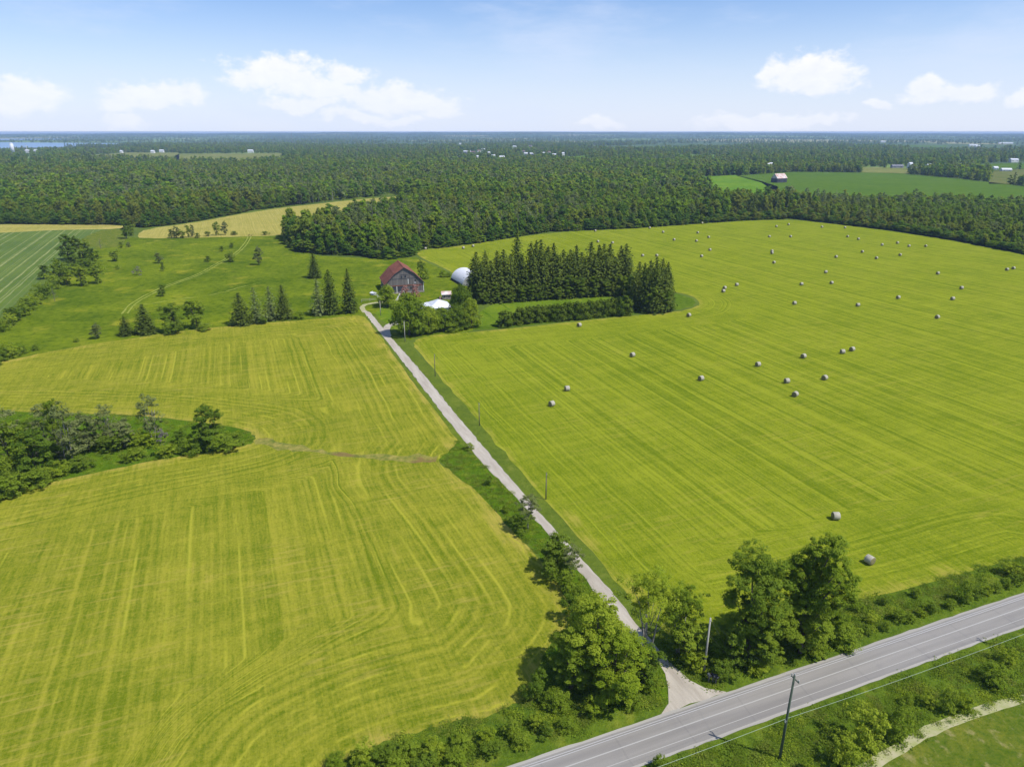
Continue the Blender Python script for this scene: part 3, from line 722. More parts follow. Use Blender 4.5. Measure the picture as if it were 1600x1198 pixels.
# --- county road (frame: origin and direction)
rN = [P(1600, 925), P(1300, 1028), P(1045, 1109), P(797, 1196)]; rS = [P(1600, 978), P(1300, 1089.5), P(1108, 1163), P(1000, 1194)]
RD = (P(1600, 925)-P(797, 1196)).normalized(); RN = Vector((-RD.y, RD.x, 0)); O = P(1300, 1060)
offN = sum((p-O).dot(RN) for p in rN)/4; offS = sum((p-O).dot(RN) for p in rS)/4
def off(px): return sum((P(*q)-O).dot(RN) for q in px)/len(px)
oE1 = off([(1300,1037),(1600,931)]); oC = off([(1300,1055),(1600,947)]); oE2 = off([(1300,1072),(1120,1138)])
print('road offsets N %.2f edge %.2f centre %.2f edge %.2f S %.2f' % (offN, oE1, oC, oE2, offS))
def along(a, b, o): return [Vector((O+RD*s+RN*o)[:2]) for s in np.linspace(a, b, 60)]
def strip(name, o1, o2, z, mat, jit=(0, 0), a=-160, b=420, parent=None, label=None):
    A = along(a, b, o1); B = along(a, b, o2)
    A = resample(A, 1.5, jit[0], False); B = resample(B, 1.5, jit[1], False); n = min(len(A), len(B)); vs = []; fs = []
    for i in range(n):
        vs += [(A[i].x, A[i].y, z), (B[i].x, B[i].y, z)]
        if i: fs.append((2*i-2, 2*i, 2*i+1, 2*i-1))
    f = np.array(fs)
    if (o1 > o2): f = f[:, ::-1]
    return mesh_np(name, np.array(vs), f[:, ::-1], mat)
road_w = (offN, offS)
def struct(name, me, label=None): return tag(link(bpy.data.objects.new(name, me)), label, kind='structure')
struct('road_shoulder', strip('road_shoulder', offN, offS, .045, M['shoulder'], (.05, .06)))
struct('road', strip('road', oE1+.45, oE2-.9, .052, M['asphalt'], (.02, .03)), 'two lane asphalt county road')
pm = []
for nm, o_, w_, mt in (('a', oE1+.14, .05, 'paint'), ('b', oE1-.14, .05, 'paint'), ('c', oC, .07, 'paint_y'), ('d', oE2, .04, 'paint_y')):
    m_ = struct('road_marking', strip('road_marking', o_+w_, o_-w_, .058, M[mt]))
sheet('roadside_verge', [p for p in along(-160, 420, offN+.1)]+[p for p in along(-160, 420, offN+16)[::-1]], .006, M['verge'])
sheet('roadside_verge', [p for p in along(-160, 420, offS-.1)]+[p for p in along(-160, 420, offS-40)[::-1]], .006, M['verge'])
# dry path and field beyond the south verge
south = smooth_poly(pp([(1240,1260),(1345,1203),(1400,1172),(1445,1143),(1500,1122),(1550,1104),(1620,1085),(1750,1040)]), 2, False)
ribbon('dirt_path', south, lambda t: 1.3+.08*math.sin(t*31), .03, M['dirt'], jit=.06)
sf = [south[0]]+list(south)+[Vector((160, 90)), Vector((160, 30)), Vector((40, 30))]
sheet('rough_field', resample([Vector((p.x, p.y)) for p in sf], 4, .1), .018, M['rough_field'])

# --- farm lane
def lane():
    L = [(566,484),(594,520),(641,580),(687,640),(750,720),(803,773),(857,835),(928,921),(985,990),(1022,1030),(1040,1052),(1044,1075),(1044,1098),(1036,1114)]
    Rr = [(578,488),(605,520),(658,580),(707,640),(774,720),(820,773),(875,835),(952,921),(1005,985),(1044,1030),(1060,1046),(1078,1062),(1102,1074),(1140,1080)]
    poly = pp(L)+pp(Rr)[::-1]
    return sheet('farm_lane', resample(poly, 1.6, .10), .034, M['gravel'], None, (), None, 'straight pale gravel lane from road to farmyard')
lane()
sheet('lane_branch', resample(smooth_poly(pp([(598,512),(604,506),(618,502),(640,500),(640,504),(618,507),(608,512),(612,528),(604,522)]), 1), 1.5, .08), .038, M['gravel'])
ribbon('farm_track', smooth_poly(pp([(571,488),(564,480),(570,476),(585,473),(600,472),(625,468)]), 2, False), 2.0, .03, M['dirt'], jit=.15)
tk = smooth_poly(pp([(392,366),(386,378),(378,388),(368,397),(350,407),(335,415),(315,427),(290,437),(265,445),(245,454),(225,464),(205,476),(195,490)]), 2, False)
for s_ in (-.9, .9):
    q = []
    for i, p in enumerate(tk):
        t_ = (tk[min(i+1, len(tk)-1)]-tk[max(i-1, 0)]).normalized(); q.append(p+Vector((-t_.y, t_.x))*s_)
    ribbon('wheel_track', q, .6, .03, M['tyre_track'], jit=.12)
ribbon('wheel_track', smooth_poly(pp([(205,478),(240,474),(270,468),(330,462),(385,446),(400,444)]), 2, False), .6, .03, M['tyre_track'], jit=.3)
for (a_, b_) in (((755,486),(778,503)), ((777,471),(797,484))):
    ribbon('garden_row', pp([a_, b_]), .8, .035, M['lush'], jit=.12)

# --- far fields and the lake
far_sheets = [('far_field','far_bright',[(1092,277),(1150,274),(1190,284),(1215,292),(1218,312),(1150,316),(1110,306)],'bright green meadow before the far barn'),
 ('far_field','far_green',[(1150,275),(1240,269),(1400,271),(1500,280),(1640,296),(1640,318),(1500,312),(1400,310),(1300,312),(1220,308),(1190,286)],'dark green crop field behind the far barn'),
 ('far_field','far_brown',[(1545,268),(1640,262),(1660,285),(1600,288),(1545,288)],'brown field beside the far houses'),
 ('far_field','far_green',[(1530,258),(1640,254),(1640,262),(1540,268)],None),
 ('far_field','far_tan',[(140,243),(200,239),(280,239),(280,252),(140,249)],'pale far field at left'),
 ('far_field','far_tan',[(272,245),(280,241),(440,240),(448,250),(400,256),(272,254)],None),
 ('far_field','far_green',[(1330,226),(1480,228),(1480,231),(1330,229)],None),
 ('far_field','far_green',[(1420,232),(1600,234),(1600,238),(1420,236)],None),
 ('far_field','far_bright',[(880,246),(915,244),(915,252),(880,253)],None),
 ('far_field','far_bright',[(30,250),(60,247),(60,253),(25,256)],None),
 ('far_field','far_bright',[(1060,243),(1125,243),(1125,249),(1060,249)],None),
 ('far_field','far_tan',[(1344,262),(1420,263),(1420,272),(1344,270)],None)]
excl = []
for nm, mt, pl, lb in far_sheets:
    w = pp(pl); sheet(nm, w, .5 if pl[0][1] > 260 else 1.0, M[mt], None, (), None, lb); excl.append(pl)
lake = [(-400,223),(0,223),(120,224),(215,225),(228,227.5),(150,229),(60,231.5),(0,233),(-400,236)]
lake2 = [(-400,216.5),(0,217),(60,217.3),(112,218.5),(60,219.6),(0,220),(-400,220)]
for k_, pl in enumerate((lake, lake2)):
    o = sheet('lake', pp(pl), 4.0 if k_ else 2.0, M['water'], None); excl.append(pl)

# ---------------------------------------------------------------- hay bales
def bale_meshes():
    n = 20; mb = MB(); nb = MB()
    prof = [(-.60,0.0),(-.615,.30),(-.60,.66),(-.56,.73),(.56,.73),(.60,.66),(.615,.30),(.60,0.0)]
    def lathe(m, pr):
        b = len(m.v)
        for (x, r) in pr:
            for k in range(n):
                a = 2*math.pi*k/n; rr = r*(1-.05*max(0, -math.sin(a)))
                m.v.append((x, rr*math.cos(a), .72+rr*math.sin(a)*1.0))
        for i in range(len(pr)-1):
            for k in range(n):
                k2 = (k+1) % n; m.f.append((b+i*n+k, b+(i+1)*n+k, b+(i+1)*n+k2, b+i*n+k2))
    lathe(mb, prof); lathe(nb, [(-.57,.735),(-.55,.752),(0,.757),(.55,.752),(.57,.735)])
    t = NT('straw'); o = t.obj(); sp = t.n('ShaderNodeSeparateXYZ'); t.L.new(o, sp.inputs[0])
    rr = t.math('SQRT', t.math('ADD', t.math('POWER', sp.outputs[1], 2.0), t.math('POWER', t.math('SUBTRACT', sp.outputs[2], .72), 2.0)))
    ring = t.math('SINE', t.math('MULTIPLY', rr, 60.0)); nn = t.noise(o, 7, 4, .7)
    straw = t.surf(t.mix(t.rng(t.math('ADD', t.math('MULTIPLY', ring, .3), nn), .3, .8), (.13,.115,.05), (.30,.265,.13)), .95, .1, nn, .03, .6)  # straw colour darkened to carry the shade of the bale ends
    t = NT('net_wrap'); o = t.obj(); nn = t.noise(t.mapping(o, scl=(12, 1, 1)), 3, 3, .7)
    net = t.surf(t.mix(t.rng(nn, .35, .65), (.30,.275,.20), (.45,.42,.33)), .7, .25, nn, .01, .3)
    return mb.mesh('hay_bale', straw, True), nb.mesh('net_wrap', net, True)
bale_m, net_m = bale_meshes()
BF = 'round hay bale '
bales = [
 (1305,806,'in open field above the big roadside trees, second nearest bale'),(1358,875,'nearest the county road, its end turned to the road'),
 (862,632,'closest to the lane poles, lower of the two near the lane'),(886,608,'near the lane, upper of the two left of field centre'),
 (988,555,'alone below the east block of spruces'),(905,508,'alone just below the cedar hedge'),(1076,494,'just off the rounded tip of the spruce grove'),
 (1095,592,'alone at left of the loose mid-field cluster'),(1184,570,'at upper left of the mid-field cluster'),(1229,596,'in the mid-field cluster, above its lowest bale'),
 (1242,617,'lowest of the mid-field cluster'),(1288,591,'right-hand side of the mid-field cluster'),(1255,557,'top of the mid-field cluster'),
 (1316,550,'left one of a close pair above the mid-field cluster'),(1331,546,'right one of a close pair above the mid-field cluster'),
 (1464,497,'alone at right, nearest of the right-hand bales'),(1340,478,'alone, below the spaced pair at field centre'),(1241,475,'alone, left of centre on the open field'),
 (1403,466,'alone, left of the right-hand pair'),(1488,468,'lower of two standing near the right edge'),(1502,451,'upper of two standing near the right edge'),
 (1252,445,'left one of a spaced pair at field centre'),(1299,443,'right one of a spaced pair at field centre'),(1290,426,'just above the spaced pair at field centre'),
 (1132,451,'upper of two touching bales right of the spruces'),(1130,456,'lower of two touching bales right of the spruces'),(1151,446,'just right of the two touching bales'),
 (1465,428,'alone, left of the far-right pair'),(1573,422,'left one of the pair at the far-right edge'),(1583,420,'right one of the pair at the far-right edge'),
 (1209,411,'below the two close bales in the far field'),(1206,393,'upper of two close bales in the far field'),(1206,396,'lower of two close bales in the far field')]
FG = 'far hay bales near the wood'
far_b = [(1306,402),(1369,404),(1347,394),(1406,399),(1378,383),(1402,380),(1420,385),(1446,385),(1341,374),(1324,370),(1284,355),(1320,356),(1235,370),(1202,370),(1213,354),(1232,351)]
far_l = [(1096,401),(1109,391),(1088,377),(1107,371),(1090,364),(1053,375),(1036,363),(1015,356.5),(1097,349),(1026,400),(1004,400),(957,380),(934,378),(930,361)]
far_w = [(649,392.6),(665,389),(724,388),(739,385)]
allb = [(x, y, BF+l, None) for x, y, l in bales]
allb += [(x, y, ordered(far_b)[j]+' from the left of the small far bales before the long right tree line', 'far bales, right half of the hay field') for j, (x, y) in enumerate(far_b)]
allb += [(x, y, ordered(far_l)[j]+' from the left of the small far bales behind and right of the spruces', 'far bales behind the spruce grove') for j, (x, y) in enumerate(far_l)]
allb += [(x, y, ordered(far_w)[j]+' from the left of the four tiny bales between barn and spruces', 'far bales between barn and spruces') for j, (x, y) in enumerate(far_w)]
for i, (x, y, lab, grp) in enumerate(allb):
    p = P(x, y+ (5 if y > 700 else 2.5 if y > 500 else 1)); p.z = .02
    o = link(bpy.data.objects.new('hay_bale', bale_m)); o.location = p
    o.rotation_euler = (0, 0, {1: R(118)}.get(i, R(200+random.uniform(-22, 22))))
    o.scale = (.98, .95, .95)
    tag(o, lab, 'hay bale', grp or 'round hay bales on the field')
    link(bpy.data.objects.new('net_wrap', net_m), o)

# ---------------------------------------------------------------- poles and wires
def pole(px, yb, yt, name, label, mat, r=.13, arm=False, loc=None, h=None, group=None):
    p = P(px, yb) if loc is None else loc; h = h or HT(yt, p.y)
    o = empty(name, p, RA)
    MB().tube([(0,0,-.2),(0,0,h)], [r*1.15, r*.8], 10).build('pole', M[mat], o, True)
    if arm:
        MB().box((.17, 0, h-.55), (.09, 1.1, .10)).build('crossarm', M[mat], o)
        for s in (-.5, .5): MB().tube([(.17, s, h-.48), (.17, s, h-.40), (.17, s, h-.22)], [.03, .07, .05], 8).build('insulator', M['ceramic'], o)
        MB().tube([(0,0,h), (0,0,h+.10), (0,0,h+.28)], [.03, .08, .05], 8).build('insulator', M['ceramic'], o)
        MB().box((-.12, 0, h*.47), (.14, .16, .30)).build('cable_bracket', M['ceramic'], o)
    else:
        MB().tube([(0,-.10,h-.35),(0,-.22,h-.33),(0,-.22,h-.18)], [.03,.05,.04], 6).build('insulator', M['ceramic'], o)
    tag(o, label, 'utility pole', group); return o, h
pb = P(1218, 1185); hb = HT(1055, pb.y)
tip = P(1527, 1000); pr_ = Vector((tip.x+.905*hb/math.tan(SUN_EL), tip.y-.425*hb/math.tan(SUN_EL), 0))
print('pole h', hb, 'span', (pr_-pb).length)
pole(0,0,0, 'utility_pole', 'tall greenish pole with crossarm on the near roadside', 'pole_green', .135, True, pb, hb)
pole(0,0,0, 'utility_pole', 'greenish roadside pole outside the right edge casting its shadow on the road', 'pole_green', .135, True, pr_, hb)
pl_ = pb-(pr_-pb); pole(0,0,0, 'utility_pole', 'greenish roadside pole outside the bottom edge', 'pole_green', .135, True, pl_, hb)
pr2 = pr_+(pr_-pb)
def wire(a, b, sag, r, name, label, mat, segs=14):
    pts = [Vector(a).lerp(Vector(b), i/segs)-Vector((0, 0, 4*sag*(i/segs)*(1-i/segs))) for i in range(segs+1)]
    return pts
def wire_run(zs, offs, r, label, mat, sag):
    mb = MB()
    for a, b in ((pl_, pb), (pb, pr_), (pr_, pr2)):
        o_ = RN*offs
        mb.tube(wire(a+o_+Vector((0,0,zs)), b+o_+Vector((0,0,zs)), sag, r, '', '', ''), r, 5, False)
    return tag(mb.build('overhead_wire', M[mat], None, True), label, 'wire')
wire_run(hb*.50, .0, .016, 'pale green communications cable strung halfway up the roadside poles', 'wire', .35)
wire_run(hb+.24, .0, .008, 'thin dark wire on top of the roadside poles', 'wire_dark', .4)
lane_poles = [(1100,1048,965,'pole_pale',.13,'pale leaning-looking pole at the lane mouth before the big trees'),
 (853,780,738,'pole_wood',.10,'first pole up the lane, beside the near field corner'),(749,665,629,'pole_wood',.10,'second pole up the lane, halfway to the farm'),
 (680,588,553,'pole_wood',.10,'third pole up the lane, near the upper field corner'),(633,534,502,'pole_pale',.12,'pale pole in front of the big yard maple'),
 (595,493,470,'pole_pale',.12,'pale pole at the yard loop before the barn')]
tops = []
for x, yb, yt, mt, r, lab in lane_poles:
    o, h = pole(x, yb, yt, 'utility_pole', lab, mt, r, False, group='utility poles along the lane'); tops.append(P(x, yb)+Vector((0, 0, h-.2)))
mb = MB()
chain = [pb+Vector((0, 0, hb-.3))]+tops
for a, b in zip(chain[:-1], chain[1:]): mb.tube(wire(a, b, .8, .01, '', '', ''), .008, 4, False)
tag(mb.build('overhead_wire', M['wire_dark'], None, True), 'thin dark wire running pole to pole along the lane', 'wire')
g0 = tops[0]; mb = MB(); ge = P(1152, 1040)
mb.tube([g0, ge], .012, 4, False); mb.tube([g0-Vector((0,0,2.2)), ge], .012, 4, False)
tag(mb.build('guy_wire', M['wire_dark'], None), 'guy wires bracing the pale pole at the lane mouth', 'wire')
# mailboxes at the lane mouth
def mailbox(x, y, dx, mat, label, rz=.3, kind='box'):
    o = empty('mailbox', P(x, y)+Vector((dx, 0, 0)), rz)
    MB().box((0,0,.5),(.1,.1,1.04)).build('post', M['pole_wood'], o)
    mb = MB(); n = 8; L = .55; w = .17
    prof = [(-w,0),(w,0)]+[(w*math.cos(math.pi*k/n), .16+w*math.sin(math.pi*k/n)) for k in range(n+1)]
    for s in (-L/2, L/2): mb.v += [(px, s, 1.04+pz) for px, pz in prof]
    m = len(prof)
    for k in range(m): k2 = (k+1) % m; mb.f.append((k, k2, m+k2, m+k))
    mb.f += [tuple(range(m))[::-1], tuple(range(m, 2*m))]
    mb.build('box', M[mat], o, False)
    MB().box((0,-L/2-.012,1.2),(.26,.02,.26)).build('door', M['mailbox_pale' if mat == 'mailbox_dark' else 'mailbox_dark'], o)
    MB().box((w+.015,0,1.34),(.02,.05,.22)).build('flag', M['rust'], o)
    return tag(o, label, 'mailbox')
mailbox(1107, 1066, 0, 'mailbox_pale', 'pale mailbox, left one of three posts by the lane mouth'); mailbox(1112, 1066, .1, 'mailbox_dark', 'black mailbox with pale door, middle of three by the lane mouth')
mailbox(1116, 1068, .15, 'mailbox_dark', 'black mailbox, right one of three by the lane mouth', .5)

# ---------------------------------------------------------------- farm buildings
def solid(o, name, pts, faces, mat):
    mb = MB(); mb.v = [tuple(p) for p in pts]; mb.f = faces; return mb.build(name, mat, o)
def barn():
    W2, L = 8.1, 17.0; rz = R(17.5)
    base = (P(602.7, 444, 4.3)+P(661.8, 441, 4.3))/2; o = empty('barn', (base.x, base.y, 0), rz)
    e, hb_, br, rg = 4.3, 8.4, 4.2, 11.0
    prof = [(-W2, 0), (W2, 0), (W2, e), (br, hb_), (0, rg), (-br, hb_), (-W2, e)]
    v = [(x, 0, z) for x, z in prof]+[(x, L, z) for x, z in prof]; n = 7
    f = [tuple(range(n)), tuple(range(n, 2*n))[::-1], (0, n, n+1, 1), (1, n+1, n+2, 2), (6, n+6, n, 0)]
    solid(o, 'wall', v, f, M['board'])
    ov = .45
    pr2_ = [(-W2-.5, e-.45), (-br, hb_), (0, rg), (br, hb_), (W2+.5, e-.45)]
    mb = MB()
    for (x1, z1), (x2, z2) in zip(pr2_[:-1], pr2_[1:]):
        nx, nz = -(z2-z1), (x2-x1); l = math.hypot(nx, nz); nx, nz = nx/l*.12, nz/l*.12; b = len(mb.v)
        for y in (-ov, L+ov):
            for q in ((x1+nx*.1, z1+nz*.1), (x2+nx*.1, z2+nz*.1), (x2+nx, z2+nz), (x1+nx, z1+nz)): mb.v.append((q[0], y, q[1]))
        mb.f += [(b,b+1,b+2,b+3),(b+7,b+6,b+5,b+4),(b,b+4,b+5,b+1),(b+3,b+2,b+6,b+7),(b,b+3,b+7,b+4),(b+1,b+5,b+6,b+2)]
    rf = mb.build('roof', M['rust'], o)
    MB().box((0, L/2, rg+.14), (.5, L+.9, .08)).build('ridge_cap', M['rust'], rf)
    mb = MB()
    for (x1, z1), (x2, z2) in zip(pr2_[2:-1], pr2_[3:]): mb.tube([(x1, -ov-.03, z1+.05), (x2, -ov-.03, z2+.05)], .09, 4)
    for (x1, z1), (x2, z2) in zip(pr2_[:2], pr2_[1:3]): mb.tube([(x1, -ov-.03, z1+.05), (x2, -ov-.03, z2+.05)], .09, 4)
    mb.build('bargeboard', M['dark_wall'], rf)
    MB().tube([(-W2-.52, -ov, e-.42), (-W2-.52, L+ov, e-.42)], .09, 4).build('eave_trim', M['tin'], rf)
    MB().box((0, -.06, 3.35), (2*W2-.2, .10, .28)).build('sill_beam', M['rust'], o)
    MB().box((0, -.05, 6.3), (2*W2-5.2, .07, .16)).build('belt_board', M['dark_wall'], o)
    MB().box((0, -.05, 8.0), (3.2, .07, .14)).build('belt_board', M['dark_wall'], o)
    MB().box((-3.6, -.06, 1.55), (5.0, .09, 2.9)).build('stable_front', M['dark_wall'], o)
    for x in (-5.9, -3.5, -.6): MB().box((x, -.12, 1.6), (.28, .08, 3.0)).build('post', M['white_wall'], o)
    MB().box((W2-.12, -.07, 2.1), (.26, .10, 4.0)).build('corner_board', M['white_wall'], o)
    MB().box((1.5, -.055, 5.0), (.3, .08, 2.2)).build('pale_board', M['white_wall'], o)
    for x, z in ((-1.2, 7.1), (.4, 7.2), (4.6, 5.2), (4.9, 2.4), (2.6, 2.2)): MB().box((x, -.055, z), (.7, .08, .8)).build('window', M['window'], o)
    MB().box((4.4, -.05, 4.4), (.8, .07, .9)).build('hatch', M['grey_wall'], o)
    for y in (4, 9, 13): MB().box((-W2-.05, y, 2.0), (.08, 1.0, 1.0)).build('window', M['window'], o)
    MB().box((0, L/2, .25), (2*W2+.3, L+.3, .9)).build('foundation', M['stone'], o)
    return tag(o, 'old grey board barn with a rusty red gambrel roof', 'barn')
barn()
def quonset():
    b0 = P(708, 443); d = Vector((math.sin(-R(14)), math.cos(-R(14)), 0)); o = empty('quonset_shed', (-16.7, 304.3, 0), R(23.5)); o.scale = (1.06, 1.0, 1.12)
    r, L, n = 5.6, 16, 18; mb = MB()
    for y in (0, L):
        for k in range(n+1):
            a = math.pi*k/n; mb.v.append((r*math.cos(a), y, r*.84*math.sin(a)))
    for k in range(n): mb.f.append((k, k+1, n+1+k+1, n+1+k))
    mb.build('shell', M['white_metal'], o, True)
    for nm, y, mt in (('end_wall', .25, 'grey_wall'), ('end_wall', L-.25, 'grey_wall')):
        m2 = MB(); m2.poly([(r*.985*math.cos(math.pi*k/n), y, r*.825*math.sin(math.pi*k/n)) for k in range(n+1)]); w = m2.build(nm, M[mt], o)
        if y < 1: MB().box((0, .15, 1.9), (4.0, .1, 3.3)).build('door', M['dark_wall'], w)
    mb = MB()
    for y in np.linspace(0, L, 15):
        mb.tube([(r*1.004*math.cos(math.pi*k/n), y, r*.846*math.sin(math.pi*k/n)) for k in range(n+1)], .06, 4, False)
    mb.build('rib', M['white_metal'], o)
    for x in (-r-.02, r+.02): MB().box((x, L/2, .45), (.22, L, .9)).build('shaded_base_wall', M['dark_wall'], o)  # dark low walls paint in the shade along the foot of the shell
    return tag(o, 'white arched metal storage shed beside the spruce row', 'shed')
quonset()
def hip_house():
    c = P(684, 490); o = empty('farmhouse', (c.x+.3, c.y, 0), R(17)); w, d, h, rh = 4.0, 4.4, 3.3, 2.3
    MB().box((0, 0, h/2), (2*w, 2*d, h)).build('wall', M['white_wall'], o)
    k = .45; v = [(-w-k,-d-k,h),(w+k,-d-k,h),(w+k,d+k,h),(-w-k,d+k,h),(0,-.4,h+rh),(0,.4,h+rh)]
    rf = solid(o, 'roof', v, [(0,1,4),(1,2,5,4),(2,3,5),(3,0,4,5),(0,3,2,1)], M['white_metal'])
    MB().box((1.2, 1.8, h+1.7), (.6, .6, 2.4)).build('chimney', M['brown_roof'], rf)
    MB().box((-w-2.2, .6, 1.35), (4.4, 6.0, 2.7)).build('porch', M['dark_wall'], o)
    v = [(-w-4.7,-2.8,2.72),(-w+.6,-2.8,3.75),(-w+.6,4.0,3.75),(-w-4.7,4.0,2.72)]; v += [(a, b, z+.14) for a, b, z in v]
    solid(o, 'porch_roof', v, [(3,2,1,0),(4,5,6,7),(0,1,5,4),(1,2,6,5),(2,3,7,6),(3,0,4,7)], M['white_metal'])
    for x in (-2.2, 1.4):
        for z in (1.5,): 
            wn = MB().box((x, -d-.04, z+.3), (1.1, .1, 1.4)).build('window', M['window'], o)
            MB().box((x, -d-.10, z-.46), (1.3, .12, .1)).build('sill', M['white_metal'], wn)
    MB().box((-.4, -d-.05, 1.1), (1.0, .1, 2.1)).build('door', M['rust'], o)
    return tag(o, 'small farmhouse with white metal hip roof half hidden by trees', 'house')
hip_house()
def gable_house(x, y, wpx, dm, h, rh, wall, roof, name, label, cat, rz=0.0, group=None, win=True, zoff=0):
    p = P(x, y); w = wpx/F*DEPTH(p.y); o = empty(name, (p.x, p.y+dm/2, hill(p.x, p.y)), rz)
    MB().box((0, 0, h/2), (w, dm, h)).build('wall', M[wall], o)
    k = .4; a, b = w/2+k, dm/2+k
    solid(o, 'roof', [(-a,-b,h-.1),(a,-b,h-.1),(a,b,h-.1),(-a,b,h-.1),(-a,0,h+rh),(a,0,h+rh)], [(0,1,5,4),(3,4,5,2),(0,4,3),(1,2,5),(0,3,2,1)], M[roof])
    if win:
        for s in (-.28, .28): MB().box((w*s, -dm/2-.05, h*.55), (w*.10, .1, h*.3)).build('window', M['window'], o)
    return tag(o, label, cat, group)
gable_house(697, 468, 13, 3.2, 2.2, 1.0, 'stone', 'tin', 'shed', 'long low shed with pinkish roof behind the farmhouse', 'shed', R(10))
gable_house(583, 461, 6, 1.6, .9, .3, 'white_wall', 'white_metal', 'trailer', 'low white trailer by the barn corner', 'trailer', R(-35), None, False)
gable_house(1219, 286, 21, 11, 6, 6, 'dark_wall', 'tin', 'barn', 'far barn with patchy pink and white tin roof beside a green crop field', 'barn', R(28))
HG = 'far houses along the side road behind the crop field'
for x, y, w, h, wl, rfm, lb in ((1403,263,17,4,'grey_wall','grey_roof','far long low building with dark roof, leftmost of the side road houses'),(1423,264,5,9,'white_wall','white_metal','far tall white building right of the long low one'),
   (1433,266,8,5,'white_wall','grey_roof','far house with grey roof right of the tall white building'),(1452,264,6,7,'white_wall','white_metal','far white house left of the dark spruces'),(1474,262,6,6,'white_wall','white_metal','far white house above the dark spruces'),
   (1486,262,7,4,'white_wall','brown_roof','far low pale house above the dark spruces'),(1500,262,6,6,'white_wall','white_metal','far bright white house at the right end of the dark spruces'),(1536,266,6,4,'white_wall','white_metal','far small white building left in the brown field'),
   (1557,266,6,4,'white_wall','white_metal','far small white building in the brown field middle'),(1574,268,14,3,'white_wall','white_metal','far long low white building on the brown field'),(1585,254,13,6,'white_wall','white_metal','far white farm building at the right edge above the brown field')):
    gable_house(x, y, w, 9, h, 2.5, wl, rfm, 'house', lb, 'house', random.uniform(-.2, .2), HG)
VG = 'white houses of the far village'
vil = [(717,245,4),(727,240,5),(733,240,5),(739,240,7),(748,238,5),(755,236,5),(764,242,4),(771,246,5),(784,249,8),(746,249,3),(804,231,5),(818,239,4),(822,244,5),(831,244,6),(850,243,3),(858,241,4),(866,244,6),(880,243,4),(829,230,4),(719,226,3)]
for x, y, w in vil:
    gable_house(x, y, w, 9, random.uniform(4, 7), 2.5, random.choice(['white_wall','white_wall','grey_wall']), random.choice(['white_metal','white_metal','brown_roof']), 'house', ordered(vil)[vil.index((x, y, w))]+' house from the left in the tiny village in the woods', 'house', random.uniform(-.4,.4), VG, False)
LG = 'far white farm buildings on the left skyline'
for x, y, w, lb in ((56,239,6,'low white building beside the far wind turbine mast'),(42,239,6,'tiny white shed at the foot of the far turbine mast'),(189,240,3,'tiny white house at the left end of the pale far field'),(238,240,5,'white shed at the middle of the pale far field'),(252,239,6,'pale pinkish shed on the far field, right of the white one'),(391,239,8,'white barn behind the right half of the pale far field'),
    (1202,263,11,'far white house behind the barn with the patchy tin roof'),(1380,223,7,'white building on the far skyline at right'),(1521,229,13,'cluster-like bright white farm building on the far right plain'),(1528,231,7,'small white building touching the bright one on the far right plain'),(1572,225,22,'very long pale greenhouse on the far right skyline')):
    gable_house(x, y, w, 10, 7 if w < 20 else 5, 3, 'white_wall', 'white_metal', 'farm_building', lb, 'farm building', 0, LG if x < 500 else 'far white farm buildings on the right skyline', False)
# silo-like water tower and turbine mast on the left skyline
p = P(21, 240); o = empty('silo', (p.x, p.y, 0)); s_ = DEPTH(p.y)/F
MB().tube([(0,0,0),(0,0,14.5*s_)], 2.6*s_, 16).build('tank', M['white_metal'], o, True)
MB().tube([(0,0,14.5*s_),(0,0,15.3*s_),(0,0,15.8*s_)], [2.6*s_, 1.8*s_, .3*s_], 16).build('dome', M['white_metal'], o, True)
tag(o, 'tall white cylindrical silo on the left skyline before the lake', 'silo')
p = P(43, 238); o = empty('wind_turbine', (p.x, p.y, 0)); s_ = DEPTH(p.y)/F
MB().tube([(0,0,0),(0,0,10*s_)], [.6*s_, .3*s_], 8).build('mast', M['white_metal'], o, True)
MB().box((0, -.3*s_, 10*s_), (.5*s_, 1.0*s_, .5*s_)).build('nacelle', M['white_metal'], o)
for k in range(3):
    a = k*2.094+.5; MB().tube([(0,-.9*s_,10*s_),(2.8*s_*math.sin(a),-.9*s_,10*s_+2.8*s_*math.cos(a))], [.22*s_,.08*s_], 5).build('blade', M['white_metal'], o)
tag(o, 'small white wind turbine beside the silo on the left skyline', 'wind turbine')
p = P(457, 226); o = empty('radio_mast', (p.x, p.y, 0)); s_ = DEPTH(p.y)/F; hh = 60.0
mb = MB()
for a in (0, 2.09, 4.19): mb.tube([(2.2*math.cos(a),2.2*math.sin(a),0),(.8*math.cos(a),.8*math.sin(a),hh)], .5, 4)
mb.build('lattice', M['grey_wall'], o); MB().tube([(0,0,hh-6),(0,0,hh+4.5)], .4, 5).build('antenna', M['grey_wall'], o)
tag(o, 'thin dark radio mast rising above the horizon left of centre', 'mast')

